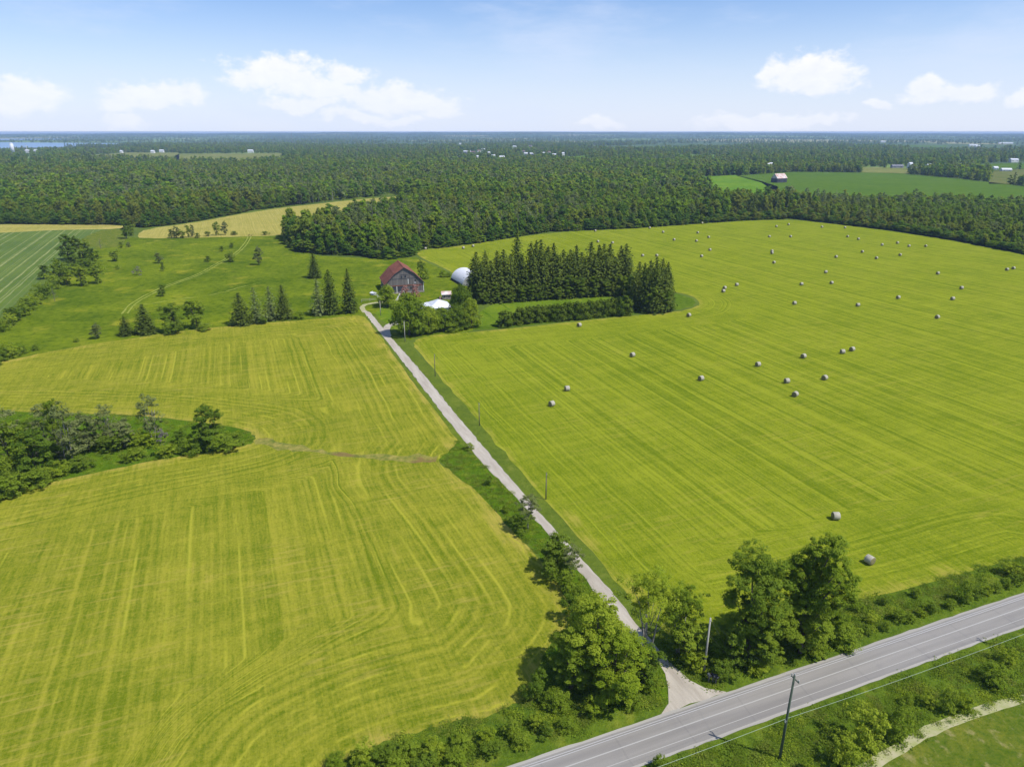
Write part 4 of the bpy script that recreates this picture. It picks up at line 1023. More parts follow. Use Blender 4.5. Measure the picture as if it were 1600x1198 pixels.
# fences in the yard
def fence(pts, label, h=1.2, mat='pole_pale', rails=2, step=3.0):
    a = [P(*q) for q in pts]; o = empty('fence', a[0])
    pos = []
    for p, q in zip(a[:-1], a[1:]):
        k = max(1, int((q-p).length/step)); pos += [p.lerp(q, i/k)-a[0] for i in range(k)]
    pos.append(a[-1]-a[0])
    for p in pos: MB().box((p.x, p.y, h/2), (.12, .12, h)).build('post', M[mat], o)
    for r in range(rails): MB().tube([(p.x, p.y, h*(.5+.42*r/(max(1, rails-1)))) for p in pos], .05, 4).build('rail', M[mat], o)
    return tag(o, label, 'fence')
fence([(565,472),(578,471),(592,470),(603,469)], 'pale rail fence left of the barn yard')
fence([(582,459),(590,465),(597,471)], 'white board fence at the barn corner', 1.3, 'white_wall', 3)
fence([(620,472),(626,460),(632,459)], 'white gate fence in front of the barn', 1.4, 'white_wall', 3, 2.5)

# ---------------------------------------------------------------- plants placed one by one
T, B, S_ = 'tree', 'shrub', 'spruce'
def tree(key, x, yb, yt, w, label, group=None, name=None): return plant_px(key, x, yb, yt, w, name or 'broadleaf_tree', label, 'tree', group)
def shrub(key, x, yb, yt, w, label, group=None): return plant_px(key, x, yb, yt, w, 'shrub', label, 'shrub', group)
def spruce(key, x, yb, yt, w, label, group=None, name='spruce_tree'): return plant_px(key, x, yb, yt, w, name, label, 'spruce tree', group)
# the roadside group left of the lane mouth
tree('big0', 930, 1062, 925, 112, 'bright yellow-green tree behind, left of the lane mouth')
tree('big2', 958, 1090, 990, 108, 'brightest rounded tree in front, left of the lane mouth')
tree('bigmid', 892, 1075, 990, 80, 'darker tree throwing its shadow onto the left field')
tree('mid1', 1006, 1068, 1008, 50, 'dark green tree tucked behind the bright tree at the lane mouth')
tree('airy', 1010, 1026, 884, 92, 'tall airy multi-stemmed tree with bare grey trunks by the lane')
tree('loose', 1060, 1020, 912, 74, 'loose green tree right of the airy tree, over the lane')
tree('mid0', 1070, 1032, 968, 62, 'mid green tree between lane mouth and pale pole')
shrub('bush1', 1085, 1042, 1012, 44, 'bright bush at the foot of the pale pole')
shrub('bush3', 1016, 1078, 1050, 38, 'dark bush beside the gravel at the lane mouth')
shrub('bush2', 838, 1092, 1050, 46, 'dark bush at the corner of the left field under the shadow')
shrub('bush0', 868, 1105, 1078, 44, 'green bush below the shaded tree by the left field corner')
shrub('bush1', 925, 1112, 1085, 46, 'low bright bush under the brightest tree')
shrub('bush0', 985, 1105, 1080, 36, 'low bush on the bank above the road shoulder')
shrub('bush2', 895, 968, 928, 44, 'dark shrub at the wedge edge below the lane trees')
shrub('bush1', 915, 985, 945, 46, 'bright shrub leaning to the lane above the tree group')
# the big pair right of the lane mouth
tree('bigdark', 1166, 1024, 862, 104, 'broad dark tree, left one of the big roadside pair')
tree('leaning', 1250, 1003, 826, 100, 'tallest tree, right one of the big roadside pair')
tree('big3', 1232, 1000, 862, 74, 'tree in the middle of the big roadside group, behind the pair')
tree('big1', 1292, 1000, 900, 62, 'lower green tree on the right flank of the big pair')
tree('mid1', 1138, 1036, 968, 56, 'dark low tree in the shade left of the big pair')
tree('big3', 1196, 1036, 950, 70, 'bright lower tree in front between the big pair')
tree('bigmid', 1250, 1020, 930, 78, 'dark lower tree in front under the tallest tree')
shrub('bush0', 1312, 1005, 972, 60, 'rounded bush at the right foot of the big pair')
shrub('bush1', 1180, 1050, 1030, 42, 'bright bush on the bank under the broad dark tree')
shrub('bush2', 1130, 1060, 1030, 44, 'dark bush behind the mailboxes')
shrub('bush3', 1275, 1022, 998, 42, 'bush on the bank under the tallest tree')
# trees along the lane
tree('smallairy', 825, 826, 773, 40, 'thin small tree over the lane, upper one of the lane trees')
shrub('bush2', 812, 832, 806, 34, 'dark shrub under the thin upper lane tree')
tree('mid1', 872, 888, 832, 52, 'dark bushy tree at the lane, middle of the lane trees')
tree('smallairy', 893, 905, 852, 36, 'pale small-leaved tree over the lane beside the dark one', None)
shrub('bush2', 860, 905, 872, 44, 'dark shrub left of the middle lane tree')
shrub('bush3', 885, 922, 890, 44, 'green shrub below the middle lane tree')
shrub('bush0', 905, 948, 912, 36, 'shrub on the lane bank above the bright trees')
shrub('bush2', 764, 757, 744, 16, 'small dark shrub in the rough grass wedge')
shrub('bush3', 790, 800, 788, 14, 'tiny shrub in the rough grass beside the lane')
shrub('bush0', 733, 702, 692, 18, 'tiny shrub at the upper tip of the rough wedge')
# bottom hedge left
G1 = 'shrubs of the scrub strip along the bottom field edge'
L_scrub = [(525,1200,1172,60),(565,1195,1146,66),(600,1192,1152,70),(640,1185,1148,64),(620,1205,1170,70),(680,1180,1142,62),(665,1203,1170,70),(720,1172,1140,60),(712,1195,1163,66),(760,1160,1128,52),(768,1180,1150,60),(800,1148,1112,46),(815,1165,1140,50),(840,1135,1105,44),(853,1150,1125,44),(575,1225,1185,80),(885,1140,1115,46)]
for i, (x, yb, yt, w) in enumerate(L_scrub):
    shrub('bush%d' % (i % 4), x, yb, yb-(yb-yt)*.72, w*.66, ordered(L_scrub)[i]+' shrub from the left in the scrub strip along the bottom field edge', G1)
# verge north of the road
G2 = 'small shrubs on the road bank right of the big trees'
L_bank = [(1402,970,952,26),(1420,972,957,22),(1454,956,940,24),(1440,962,950,18),(1484,950,936,20),(1505,940,905,30),(1527,932,916,24),(1540,929,914,20),(1556,924,910,18),(1570,918,902,20),(1585,912,896,22),(1575,896,873,32),(1590,900,880,24),(1430,932,918,20),(1378,944,932,18),(1358,972,958,22),(1384,985,970,18),(1340,955,938,26),(1352,990,975,20),(1600,905,885,26)]
for i, (x, yb, yt, w) in enumerate(L_bank):
    shrub('bush%d' % ((i*3) % 4), x, yb, yt, w, ordered(L_bank)[i]+' shrub from the left on the bank between hay field and road', G2)
# south side
for i, (x, yb, yt, w, lb) in enumerate([(1346,1168,1092,82,'large leafy shrub mass south of the road, left of two'),(1400,1152,1090,66,'large leafy shrub mass south of the road, right of two'),(1312,1196,1140,64,'big bright shrub at bottom edge left of the large masses'),
    (1417,1100,1080,28,'small shrub south of the road, leftmost of a row'),(1450,1102,1076,34,'dark shrub second in the row south of the road'),(1478,1110,1068,42,'tallest shrub of the row south of the road'),(1506,1110,1072,38,'right end shrub of the row south of the road'),
    (1548,1066,1030,62,'broad bright shrub near the right edge south of the road'),(1572,1037,1006,38,'dark round shrub near the right edge south of the road'),(1030,1200,1176,34,'small bush on the shoulder at the bottom edge'),(1262,1205,1180,26,'low bush at the foot of the roadside pole'),(1330,1190,1165,36,'low shrub in front of the large masses')]):
    shrub('bush%d' % ((i*2+1) % 4), x, yb, yb-(yb-yt)*.85, w*.82, lb)
# island in the left field
tree('grey', 241, 688, 614, 40, 'tall sparse greyish tree in the middle of the tree island')
tree('mid1', 326, 702, 634, 50, 'dense dark tree at the right tip of the tree island')
tree('grey', 172, 692, 630, 38, 'greyish tree in the tree island left of the tall sparse one')
tree('grey', 113, 722, 628, 56, 'broad grey-trunked tree at the front of the tree island')
tree('grey', 74, 695, 630, 44, 'grey tree at the upper edge of the tree island')
tree('mid0', 92, 700, 622, 30, 'narrow tree poking above the tree island')
tree('mid3', 140, 705, 645, 46, 'pale leafy tree in the island between the grey ones')
tree('mid1', 60, 745, 672, 60, 'dark tree at the front left of the tree island')
tree('mid0', 20, 735, 655, 66, 'green tree at the left end of the tree island')
tree('grey', 10, 700, 632, 50, 'grey tree at the left edge of the photo in the island')
tree('mid3', 195, 700, 655, 40, 'pale low tree in the island behind the bushes')
PR_D = plant_px('dead1', 105, 728, 668, 26, 'dead_tree', 'bare pale dead trunk at the front of the tree island', 'dead tree')
plant_px('dead0', 60, 722, 670, 36, 'dead_tree', 'leaning bare branches among the left island trees', 'dead tree')
G3 = 'shrubs filling the tree island'
L_island = [(300,706,682,50),(350,704,676,54),(370,694,678,30),(262,710,688,40),(225,695,670,50),(212,716,700,34),(200,722,706,24),(175,705,680,44),(128,733,712,40),(90,745,720,44),(60,760,732,50),(25,770,738,60),(0,780,745,60),(150,700,680,40),(40,715,690,50),(100,690,668,40),(5,755,715,60),(80,715,690,50),(285,690,670,30),(-30,740,690,80),(-60,700,650,90),(-110,760,700,110),(-120,700,640,110),(0,680,655,50),(45,675,655,40),(30,695,672,44)]
for i, (x, yb, yt, w) in enumerate(L_island):
    shrub('bush%d' % ((i*3+i//4) % 4), x, yb, yt, w, ordered(L_island)[i]+' undergrowth shrub from the left in the tree island', G3)
shrub('bushgrey', 255, 694, 668, 22, 'grey twiggy shrub beneath the tall sparse island tree')
# row along the pasture edge
spruce('spruce1', 229, 521, 476, 36, 'broad dark spruce, biggest at the left end of the pasture edge row')
spruce('spruce0', 198, 524, 494, 24, 'small spruce left of the broad one at the pasture edge')
tree('mid1', 275, 519, 474, 40, 'round broadleaf tree between the broad spruce and a pointed tree')
tree('mid0', 308, 513, 467, 36, 'pointed leafy tree right of the round tree at the pasture edge')
tree('mid3', 152, 529, 505, 18, 'small grey-green tree at far left of the pasture edge row')
spruce('spruce1', 378, 507, 458, 36, 'pointed dark spruce mid way along the pasture edge')
spruce('oldspruce', 402, 504, 450, 32, 'thin ghostly grey spruce right of the pointed dark one', name='bare_spruce')
spruce('oldspruce', 425, 500, 448, 36, 'grey spruce with pinkish top, left of a full one', name='bare_spruce')
spruce('spruce1', 445, 498, 446, 30, 'full spruce next to the grey spruce in the middle of the pasture row')
spruce('oldspruce', 499, 492, 436, 32, 'sparse spruce, left one of the three by the barn', name='bare_spruce')
spruce('spruce0', 518, 490, 422, 30, 'tall narrow spruce, middle one of the three by the barn')
spruce('spruce2', 547, 488, 422, 28, 'dark full spruce, right one of the three by the barn')
spruce('spruce1', 492, 434, 396, 24, 'lone dark spruce standing in the pasture behind the three')
tree('mid3', 405, 414, 384, 16, 'lone greyish tree standing in the upper pasture')
shrub('bush0', 320, 516, 504, 26, 'low shrub right of the pasture edge spruces'); shrub('bush3', 265, 523, 512, 20, 'low shrub under the round pasture edge tree')
shrub('bush2', 410, 505, 494, 26, 'dark shrub below the grey spruces'); shrub('bush0', 468, 498, 486, 20, 'low shrub right of the full spruce')
shrub('bush2', 490, 492, 482, 18, 'dark shrub at the foot of the sparse spruce'); shrub('bush0', 532, 490, 480, 22, 'shrub between the tall spruces by the barn'); shrub('bush3', 120, 534, 527, 12, 'tiny shrub on the pasture edge at left')
G4 = 'lone bushes scattered over the pasture'
for x, yb, yt, w, k, lb in [(180,408,391,17,'mid0','small round tree in the upper left pasture'),(184,421,414,8,'bush0','tiny bush under the small round pasture tree'),(249,411,394,13,'mid3','grey small tree in the upper pasture'),(255,424,409,7,'mid1','very thin dark sapling in the pasture'),
    (215,430,416,15,'bushgrey','grey twiggy bush in the pasture'),(325,409,400,11,'mid1','small dark bush left of the wheel track'),(360,409,394,18,'mid0','round bush where the wheel track bends'),(347,393,384,9,'mid0','small bush on the upper wheel track, left one'),(362,387,379,8,'mid1','small bush on the upper wheel track, right one'),
    (254,463,444,14,'mid1','lone dark pasture tree beside the wheel track'),(86,471,450,16,'dead0','grey bare tree at the left hedge'),(158,389,371,14,'dead1','grey bare tree near the weedy corner'),(190,387,377,9,'mid0','small tree at the top left of the pasture, left of two'),(201,386,378,8,'mid3','small tree at the top left of the pasture, right of two'),
    (276,372,353,14,'mid3','pale tree on the tan field edge, first of the left group'),(268,372,358,9,'mid1','dark bush at the left end of the tan field edge'),(285,372,360,14,'mid0','bush in the left group on the tan field edge'),(295,371,351,9,'mid0','slim tree in the left group on the tan field edge'),(302,371,350,8,'mid3','greyish slim tree at the right of the left group'),
    (309,372,364,9,'mid1','low dark bush right of the left group'),(325,369,361,10,'mid0','low bush between the two tan field groups'),(339,368,346,12,'mid0','first tree of the right group on the tan field edge'),(352,367,345,12,'mid3','second tree of the right group on the tan field edge'),(366,367,361,11,'mid1','low bush at the right of the tan field groups'),
    (198,373,342,16,'mid1','dark bushy tree in the gap between the two tan fields'),(206,368,350,16,'mid0','green tree behind the gap between the two tan fields'),(415,367,361,14,'bush2','low dark bush at the tan field edge near the wood')]:
    nm = 'shrub' if k.startswith('bush') else 'dead_tree' if k.startswith('dead') else 'broadleaf_tree'
    plant_px(k, x, yb, yt, w, nm, lb, {'shrub':'shrub','dead_tree':'dead tree','broadleaf_tree':'tree'}[nm], G4)
# hedgerow between crop field and pasture
tree('mid1', 108, 407, 366, 30, 'largest tree of the hedgerow beside the crop field')
tree('mid0', 130, 404, 371, 30, 'tree right of the largest hedgerow tree'); tree('mid1', 146, 414, 388, 28, 'dark tree in the hedgerow right of the large ones')
tree('mid0', 153, 443, 408, 24, 'tree with bare stem at the right of the hedgerow'); tree('mid2', 128, 447, 414, 26, 'bright tree at the front of the hedgerow')
tree('mid1', 118, 420, 398, 26, 'dark tree in the centre of the hedgerow clump'); tree('mid0', 95, 442, 404, 26, 'tree at the left front of the hedgerow clump'); tree('mid1', 72, 436, 414, 20, 'dark small tree left of the hedgerow clump'); tree('mid0', 105, 445, 418, 26, 'round tree at the front of the hedgerow clump')
tree('mid1', 132, 430, 404, 28, 'dark tree behind the bright hedgerow tree')
G5 = 'bushes of the hedge beside the crop field'
L_hedge = [(88,452,430,22),(78,460,440,24),(68,468,447,24),(58,476,455,24),(48,485,464,26),(38,494,472,26),(26,502,480,26),(14,510,488,28),(2,518,496,28),(-12,526,504,30),(-30,536,512,34),(82,446,424,20),(62,462,442,22),(40,484,464,24),(20,500,480,24)]
for i, (x, yb, yt, w) in enumerate(L_hedge):
    shrub('bush%d' % ((i*3) % 4), x, yb, yt, w, ordered(L_hedge)[i]+' bush from the lower left in the diagonal hedge by the crop field', G5)
G6 = 'bushes at the left end of the hay field top edge'
L_end = [(4,564,544,30),(20,558,538,28),(36,552,538,18),(57,547,536,14),(-14,572,548,34),(10,552,534,26)]
for i, (x, yb, yt, w) in enumerate(L_end):
    shrub('bush%d' % ((i*3+2) % 4), x, yb, yt, w, ordered(L_end)[i]+' bush from the left at the left end of the pasture edge', G6)
# farmyard trees
tree('willow', 606, 479, 445, 34, 'upright pale willow in front of the barn')
tree('round0', 640, 523, 458, 54, 'biggest round maple casting a dark shadow on the lane')
tree('round2', 670, 519, 478, 40, 'round tree right of the big maple'); tree('round0', 692, 516, 481, 40, 'tree directly in front of the farmhouse')
tree('round1', 720, 500, 444, 34, 'tall dark tree right of the farmhouse'); tree('round2', 737, 512, 466, 34, 'green tree right of the tall dark yard tree'); tree('round1', 716, 514, 478, 36, 'dark lower tree in front of the tall yard tree')
shrub('bush2', 655, 524, 508, 24, 'dark bush at the foot of the big maple'); shrub('bush0', 705, 519, 504, 24, 'bush below the farmhouse trees')
shrub('bushpink', 633, 466, 446, 15, 'pinkish flowering shrub before the barn, left of two'); shrub('bushpink', 649, 464, 444, 16, 'pinkish flowering shrub before the barn, right of two')
shrub('bush2', 659, 434, 406, 17, 'dark bush tree behind the right side of the barn'); shrub('bush0', 665, 436, 418, 14, 'green bush behind the right side of the barn, smaller one')
shrub('bush0', 692, 433, 422, 13, 'small bush left of the white arched shed'); shrub('bush3', 701, 433, 425, 10, 'smaller bush touching the one left of the arched shed')
shrub('bush3', 748, 509, 500, 8, 'tiny shrub alone on the grass right of the yard trees')
# the spruce grove
G7 = 'spruces of the dense row behind the cedar hedge'
tp = [(745,395),(759,393),(777,394),(787,391),(829,380),(837,378),(844,376),(855,386),(864,382),(879,391),(890,391),(899,385),(907,395),(921,379),(934,384),(941,382),(950,382),(967,386),(975,382)]
row_y = lambda x: 468-(x-740)*.062
def spr_row(lst, lab, grp, dy=0, wk=36, ty=0):
    for i, (x, yt) in enumerate(lst):
        spruce('spruce%d' % (i % 3), x, row_y(x)+dy, yt+ty, wk+random.uniform(-3, 4), ORD[i]+lab, grp)
spr_row(tp, ' spruce from the left in the rear, taller line of the long row', G7)
spruce('spruce2', 808, row_y(808)-3, 362, 34, 'tallest spruce, rising above the rest of the long row')
spruce('spruce1', 741, 470, 404, 34, 'spruce at the left end of the long row, covering the end of the arched shed')
spr_row([(752,412),(768,408),(782,409),(798,398),(815,398),(833,396),(850,398),(870,400),(885,403),(896,402),(912,404),(928,398),(945,399),(959,402),(980,404)], ' spruce from the left in the front line of the long row', G7, 5, 36)
for j_, x in enumerate(range(755, 985, 19)):
    tree('mid1', x, row_y(x)+7, row_y(x)-random.uniform(18, 30), 24, ORD[j_]+' dark leafy tree from the left at the foot of the long spruce row', 'leafy trees at the foot of the spruce row')
G8 = 'spruces of the block at the east end of the grove'
L_block = [(996,470,410,32),(1004,478,412,32),(1013,474,408,32),(1021,482,403,34),(1031,480,405,34),(1040,478,411,30),(1008,487,420,34),(1022,488,416,36),(1036,486,420,32),(992,482,428,28),(1044,483,428,24)]
for i, (x, yb, yt, w) in enumerate(L_block):
    spruce('spruce%d' % (i % 3), x, yb, yt, w, ordered(L_block)[i]+' spruce from the left in the block at the right end of the grove', G8)
tree('mid0', 1018, 489, 446, 26, 'bright leafy tree in front of the spruce block'); tree('mid1', 1040, 487, 452, 26, 'leafy tree at the right front corner of the spruce block'); tree('mid0', 970, 462, 428, 24, 'leafy tree joining the spruce row to its end block'); tree('mid1', 985, 466, 430, 24, 'dark leafy tree at the gap before the spruce block')
G9 = 'cedars of the clipped hedge before the grove'
for i in range(30):
    t_ = i/29; x = 792+t_*176; yb = 508-t_*15+random.uniform(-1, 1); yt = 482-t_*17+random.uniform(-2, 2)+(5 if i < 3 else 0)
    plant_px('cedar%d' % (i % 2), x, yb, yt, 17, 'cedar_tree', ORD[i]+' cedar from the left in the long clipped hedge', 'cedar', G9)
plant_px('cedar0', 789, 510, 484, 26, 'cedar_tree', 'round cedar ending the long hedge at its left', 'cedar'); plant_px('cedar1', 980, 492, 466, 20, 'cedar_tree', 'separate cedar between hedge and spruce block', 'cedar')

# ---------------------------------------------------------------- the woods
def lod(name, parts): 
    return parts
front = [(445,372),(449,384),(468,394),(510,398),(560,399),(600,406),(640,401),(655,390),(700,386),(750,379),(850,363),(1000,356),(1160,344.5),(1240,342),(1300,349),(1400,361),(1500,377),(1600,397),(1800,440),(2200,560)]
front0 = [(-900,360),(-300,351),(0,350),(190,351.5),(225,356),(300,347.5),(400,328.5),(500,316.5),(600,306.5),(662,305)]
fx = np.array([p[0] for p in front]); fy = np.array([p[1] for p in front]); gx_ = np.array([p[0] for p in front0]); gy_ = np.array([p[1] for p in front0])
tan_px = [(214,367),(228,356),(300,347),(400,328),(500,316),(600,306),(655,305),(672,316),(640,326),(580,340),(520,352),(485,364),(440,372)]
for x, y, w in [(p[0], p[1], p[2]) for p in vil]+[(x, y, 10) for x, y in ((1403,263),(1423,264),(1433,266),(1452,264),(1474,262),(1500,262),(1536,266),(1557,266),(1574,268),(1585,254))]+[(x, y, 5) for x, y in ((21,240),(43,239),(56,239),(189,240),(238,240),(252,239),(391,239),(1521,229),(1380,223),(1202,263),(1572,225))]:
    excl.append([(x-w, y-2), (x+w, y-2), (x+w*1.1, y+5.5), (x-w*1.1, y+5.5)])
excl.append([(1195,272),(1250,272),(1235,293),(1195,296)])
def px_of(X, Y):
    z = Y*CP+CH*SP; return 800+F*X/z, 599+F*(CH*CP-Y*SP)/z
def wood_ok(X, Y):
    px, py = px_of(X, Y)
    lim = np.where(px >= 445, np.interp(px, fx, fy), np.interp(px, gx_, gy_))
    ok = (py < lim) & (px > -260) & (px < 1860) & (py > 207)
    Q = np.stack([px, py], 1); ok &= ~inside(Q, tan_px)
    for e_ in excl: ok &= ~inside(Q, e_)
    a_, b_ = X*math.cos(GA)+Y*math.sin(GA), -X*math.sin(GA)+Y*math.cos(GA)
    gap = np.sin(a_*.0021+1.3*np.sin(b_*.0009))*np.sin(b_*.0034+1.1*np.sin(a_*.0013)+.6)+.25*np.sin(a_*.011)*np.sin(b_*.017)
    ok &= ~((Y > 2300) & (gap > .30))
    ok &= ~((Y > 600) & (Y <= 2300) & (gap > .95))
    return ok, px, py, lim
def sample(r0, r1, per):
    g = np.random.default_rng(int(r0)); n = int((r1*r1-r0*r0)*.5*1.75/per)
    r = np.sqrt(g.random(n)*(r1*r1-r0*r0)+r0*r0); a = (g.random(n)-.5)*1.75
    X, Y = r*np.sin(a), r*np.cos(a); ok, px, py, lim = wood_ok(X, Y)
    return X[ok], Y[ok], px[ok], py[ok], lim[ok]
rows = []
for r0, r1, per, sc in ((250,720,14,1),(720,1500,38,.95),(1500,4000,240,1.05),(4000,18800,4200,1.4)):
    X, Y, px, py, lim = sample(r0, r1, per)
    rows.append(np.column_stack([X, Y, px, py, lim, np.full(len(X), sc), np.full(len(X), r0)]))
A = np.concatenate(rows); print('wood trees', len(A))
g = np.random.default_rng(5); n = len(A)
# stand character from place: low brushy growth at right, tall mixed wood elsewhere
low = (A[:, 2] > 1165+g.normal(0, 75, n)) & (A[:, 3] > 298)
edge = (A[:, 4]-A[:, 3] < 4)
hgt = g.normal(12.0, 2.7, n); hgt[low] = g.normal(5.4, 1.8, low.sum()); hgt[edge] *= .68
tn = np.sin(A[:, 0]*.013+1)*np.sin(A[:, 1]*.009)+.4*np.sin(A[:, 0]*.041+A[:, 1]*.03); hgt *= 1+.12*tn
far_ = A[:, 1] > 5000; hgt[far_] = np.clip(hgt[far_], 5, 12)
hgt = np.clip(hgt, 3, 19)
# kinds: 0-2 leafy, 3 bright, 4 dark conifer, 5 sparse grey, 6 bare pale trunks
rnd = g.random(n); kind = np.zeros(n, int)
gz = np.sin(A[:, 0]*.011+2)*np.sin(A[:, 1]*.014+.6)+.5*np.sin(A[:, 0]*.027-A[:, 1]*.02)
kind[:] = np.where(rnd < .25, 0, np.where(rnd < .42, 1, np.where(rnd < .66, 2, np.where(rnd < .84, 3, np.where(rnd < .95, 4, 5)))))
kind[(gz > .5) & (g.random(n) < .3)] = 5; kind[(gz > .45) & (g.random(n) < .12)] = 6; kind[g.random(n) < .01] = 6
zn = ((A[:, 2] > 140) & (A[:, 2] < 225) & (A[:, 3] > 290) & (A[:, 3] < 345)) | ((A[:, 2] > 260) & (A[:, 2] < 620) & (A[:, 3] > 272) & (A[:, 3] < 322)) | ((A[:, 2] > 520) & (A[:, 2] < 700) & (A[:, 3] > 340) & (A[:, 3] < 378))
kind[low & ((kind == 4) | (kind == 1))] = 2; kind[low & (g.random(n) < .10)] = 5
kind[zn & (g.random(n) < .20)] = 6; kind[zn & (g.random(n) < .22)] = 5
kind[edge & (g.random(n) < .75)] = 1; kind[edge & (g.random(n) < .35)] = 2
proto = []
def wood_proto(H, W, nl_, leaf, mt, s, nleaf, tr='bark', low_=.08, sparse=0, stems=1):
    cm, C, RR = lobes_crown('crown', H, W, nleaf, leaf, M[mt], s, nl=nl_, low=low_, sparse=sparse, up=.95)
    return cm, trunk_mesh('trunk', H, C, RR, M[tr], .16, s, stems, limbs=5)
near_p = [wood_proto(12, 4.6, 12, .40, 'wood_leaf', 81, 1700), wood_proto(12, 5.0, 13, .40, 'wood_dark', 82, 1700), wood_proto(12, 4.2, 13, .40, 'wood_leaf', 83, 1500), wood_proto(12, 4.6, 12, .40, 'wood_bright', 84, 1600),
          (spruce_mesh('crown', 12, 5.2, 22, 8, 4, .8, M['spruce'], 85, .05, .7), straight_trunk('trunk', 12, .16, M['bark'])), wood_proto(12, 5, 13, .45, 'wood_grey', 86, 420, 'pale_bark', .2, .3, 2),
          (None, dead_mesh('trunk', 12, 4.5, M['pale_bark'], 87, 16, .17, 2))]
# nearest 300 are single trees; the rest is one wood
inview = (A[:, 2] > 0) & (A[:, 2] < 1600)
order = np.argsort(np.where(inview, A[:, 1]/np.maximum(hgt, 4)*8, 1e9))
single = order[:300]; rest = np.ones(n, bool); rest[single] = False
WG = 'trees along the near edge of the wood'
def wl(x, y, k, h):
    nm = {0:'leafy tree',1:'dark leafy tree',2:'green tree',3:'bright green tree',4:'dark conifer',5:'sparse grey-green tree',6:'bare pale tree'}[k]
    if x < 445: w = 'at the edge of the wood behind the tan and crop fields'
    elif x < 530: w = 'at the left tip of the wood beside the pasture'
    elif x < 655: w = 'at the wood edge just behind the barn'
    elif x < 860: w = 'at the wood edge behind the arched shed and spruce row'
    elif x < 1240: w = 'at the wood edge along the far side of the hay field'
    elif x < 1430: w = 'in the tree line right of the hay field corner'
    else: w = 'in the tree line near the right edge of the photo'
    return ('tall ' if h > 13.5 else 'low ' if h < 9 else '')+nm+' '+w
for i in single:
    k = int(kind[i]); cm, tm = near_p[k]; x, y = A[i, 0], A[i, 1]
    nm = {4:'conifer_tree', 6:'dead_tree'}.get(k, 'broadleaf_tree'); rz = g.random()*6.28; wsc = (.85+.4*g.random())*(1.7 if hgt[i] < 8 else 1)
    if cm is None: o = link(bpy.data.objects.new(nm, tm)); o.location = (x, y, 0); o.rotation_euler = (0, 0, rz)
    else:
        o = empty(nm, (x, y, 0), rz); link(bpy.data.objects.new('trunk', tm), o); link(bpy.data.objects.new('crown', cm), o)
    o.scale = (wsc*max(.6, hgt[i]/12), wsc*max(.6, hgt[i]/12), hgt[i]/12); lb = wl(A[i, 2], A[i, 3], k, hgt[i])
    tag(o, lb, {4:'conifer', 6:'dead tree'}.get(k, 'tree'), lb.split(' ', 1)[0]+' trees '+lb.split('tree ', 1)[-1] if 'tree ' in lb else WG)
# instanced wood
def joined(cm, tm):
    me = bpy.data.meshes.new('wood_tree'); 
    import bmesh
    bm = bmesh.new(); off_m = 0; mats = []
    for m_ in (cm, tm):
        if m_ is None: continue
        b0 = len(bm.faces); bm.from_mesh(m_); bm.faces.ensure_lookup_table()
        for f_ in bm.faces[b0:]: f_.material_index = len(mats)
        mats.append(m_.materials[0])
    bm.to_mesh(me); bm.free()
    for m_ in mats: me.materials.append(m_)
    return me
far_p = [lobes_crown('crown', 12, 6.5, 170, 1.2, M['wood_leaf'], 91, nl=8, low=.0, up=.95)[0], lobes_crown('crown', 12, 7, 170, 1.2, M['wood_dark'], 92, nl=8, low=.0, up=.95)[0], lobes_crown('crown', 12, 6.2, 170, 1.2, M['wood_leaf'], 93, nl=9, low=.0, up=.95)[0],
         lobes_crown('crown', 12, 6.5, 170, 1.2, M['wood_bright'], 94, nl=8, low=.0, up=.95)[0], spruce_mesh('crown', 12, 6, 12, 6, 3, 1.4, M['spruce'], 95), lobes_crown('crown', 12, 7.5, 120, 1.1, M['wood_grey'], 96, nl=7, low=.05, up=.95)[0], dead_mesh('trunk', 12, 4.5, M['pale_bark'], 97, 10, .22, 1)]
pc = bpy.data.collections.new('wood_kinds'); protos = []
for i, (c, t_) in enumerate(near_p): protos.append(joined(c, t_))
protos += far_p
for i, me in enumerate(protos):
    o = bpy.data.objects.new('wood_tree.%03d' % (100+i), me); pc.objects.link(o)
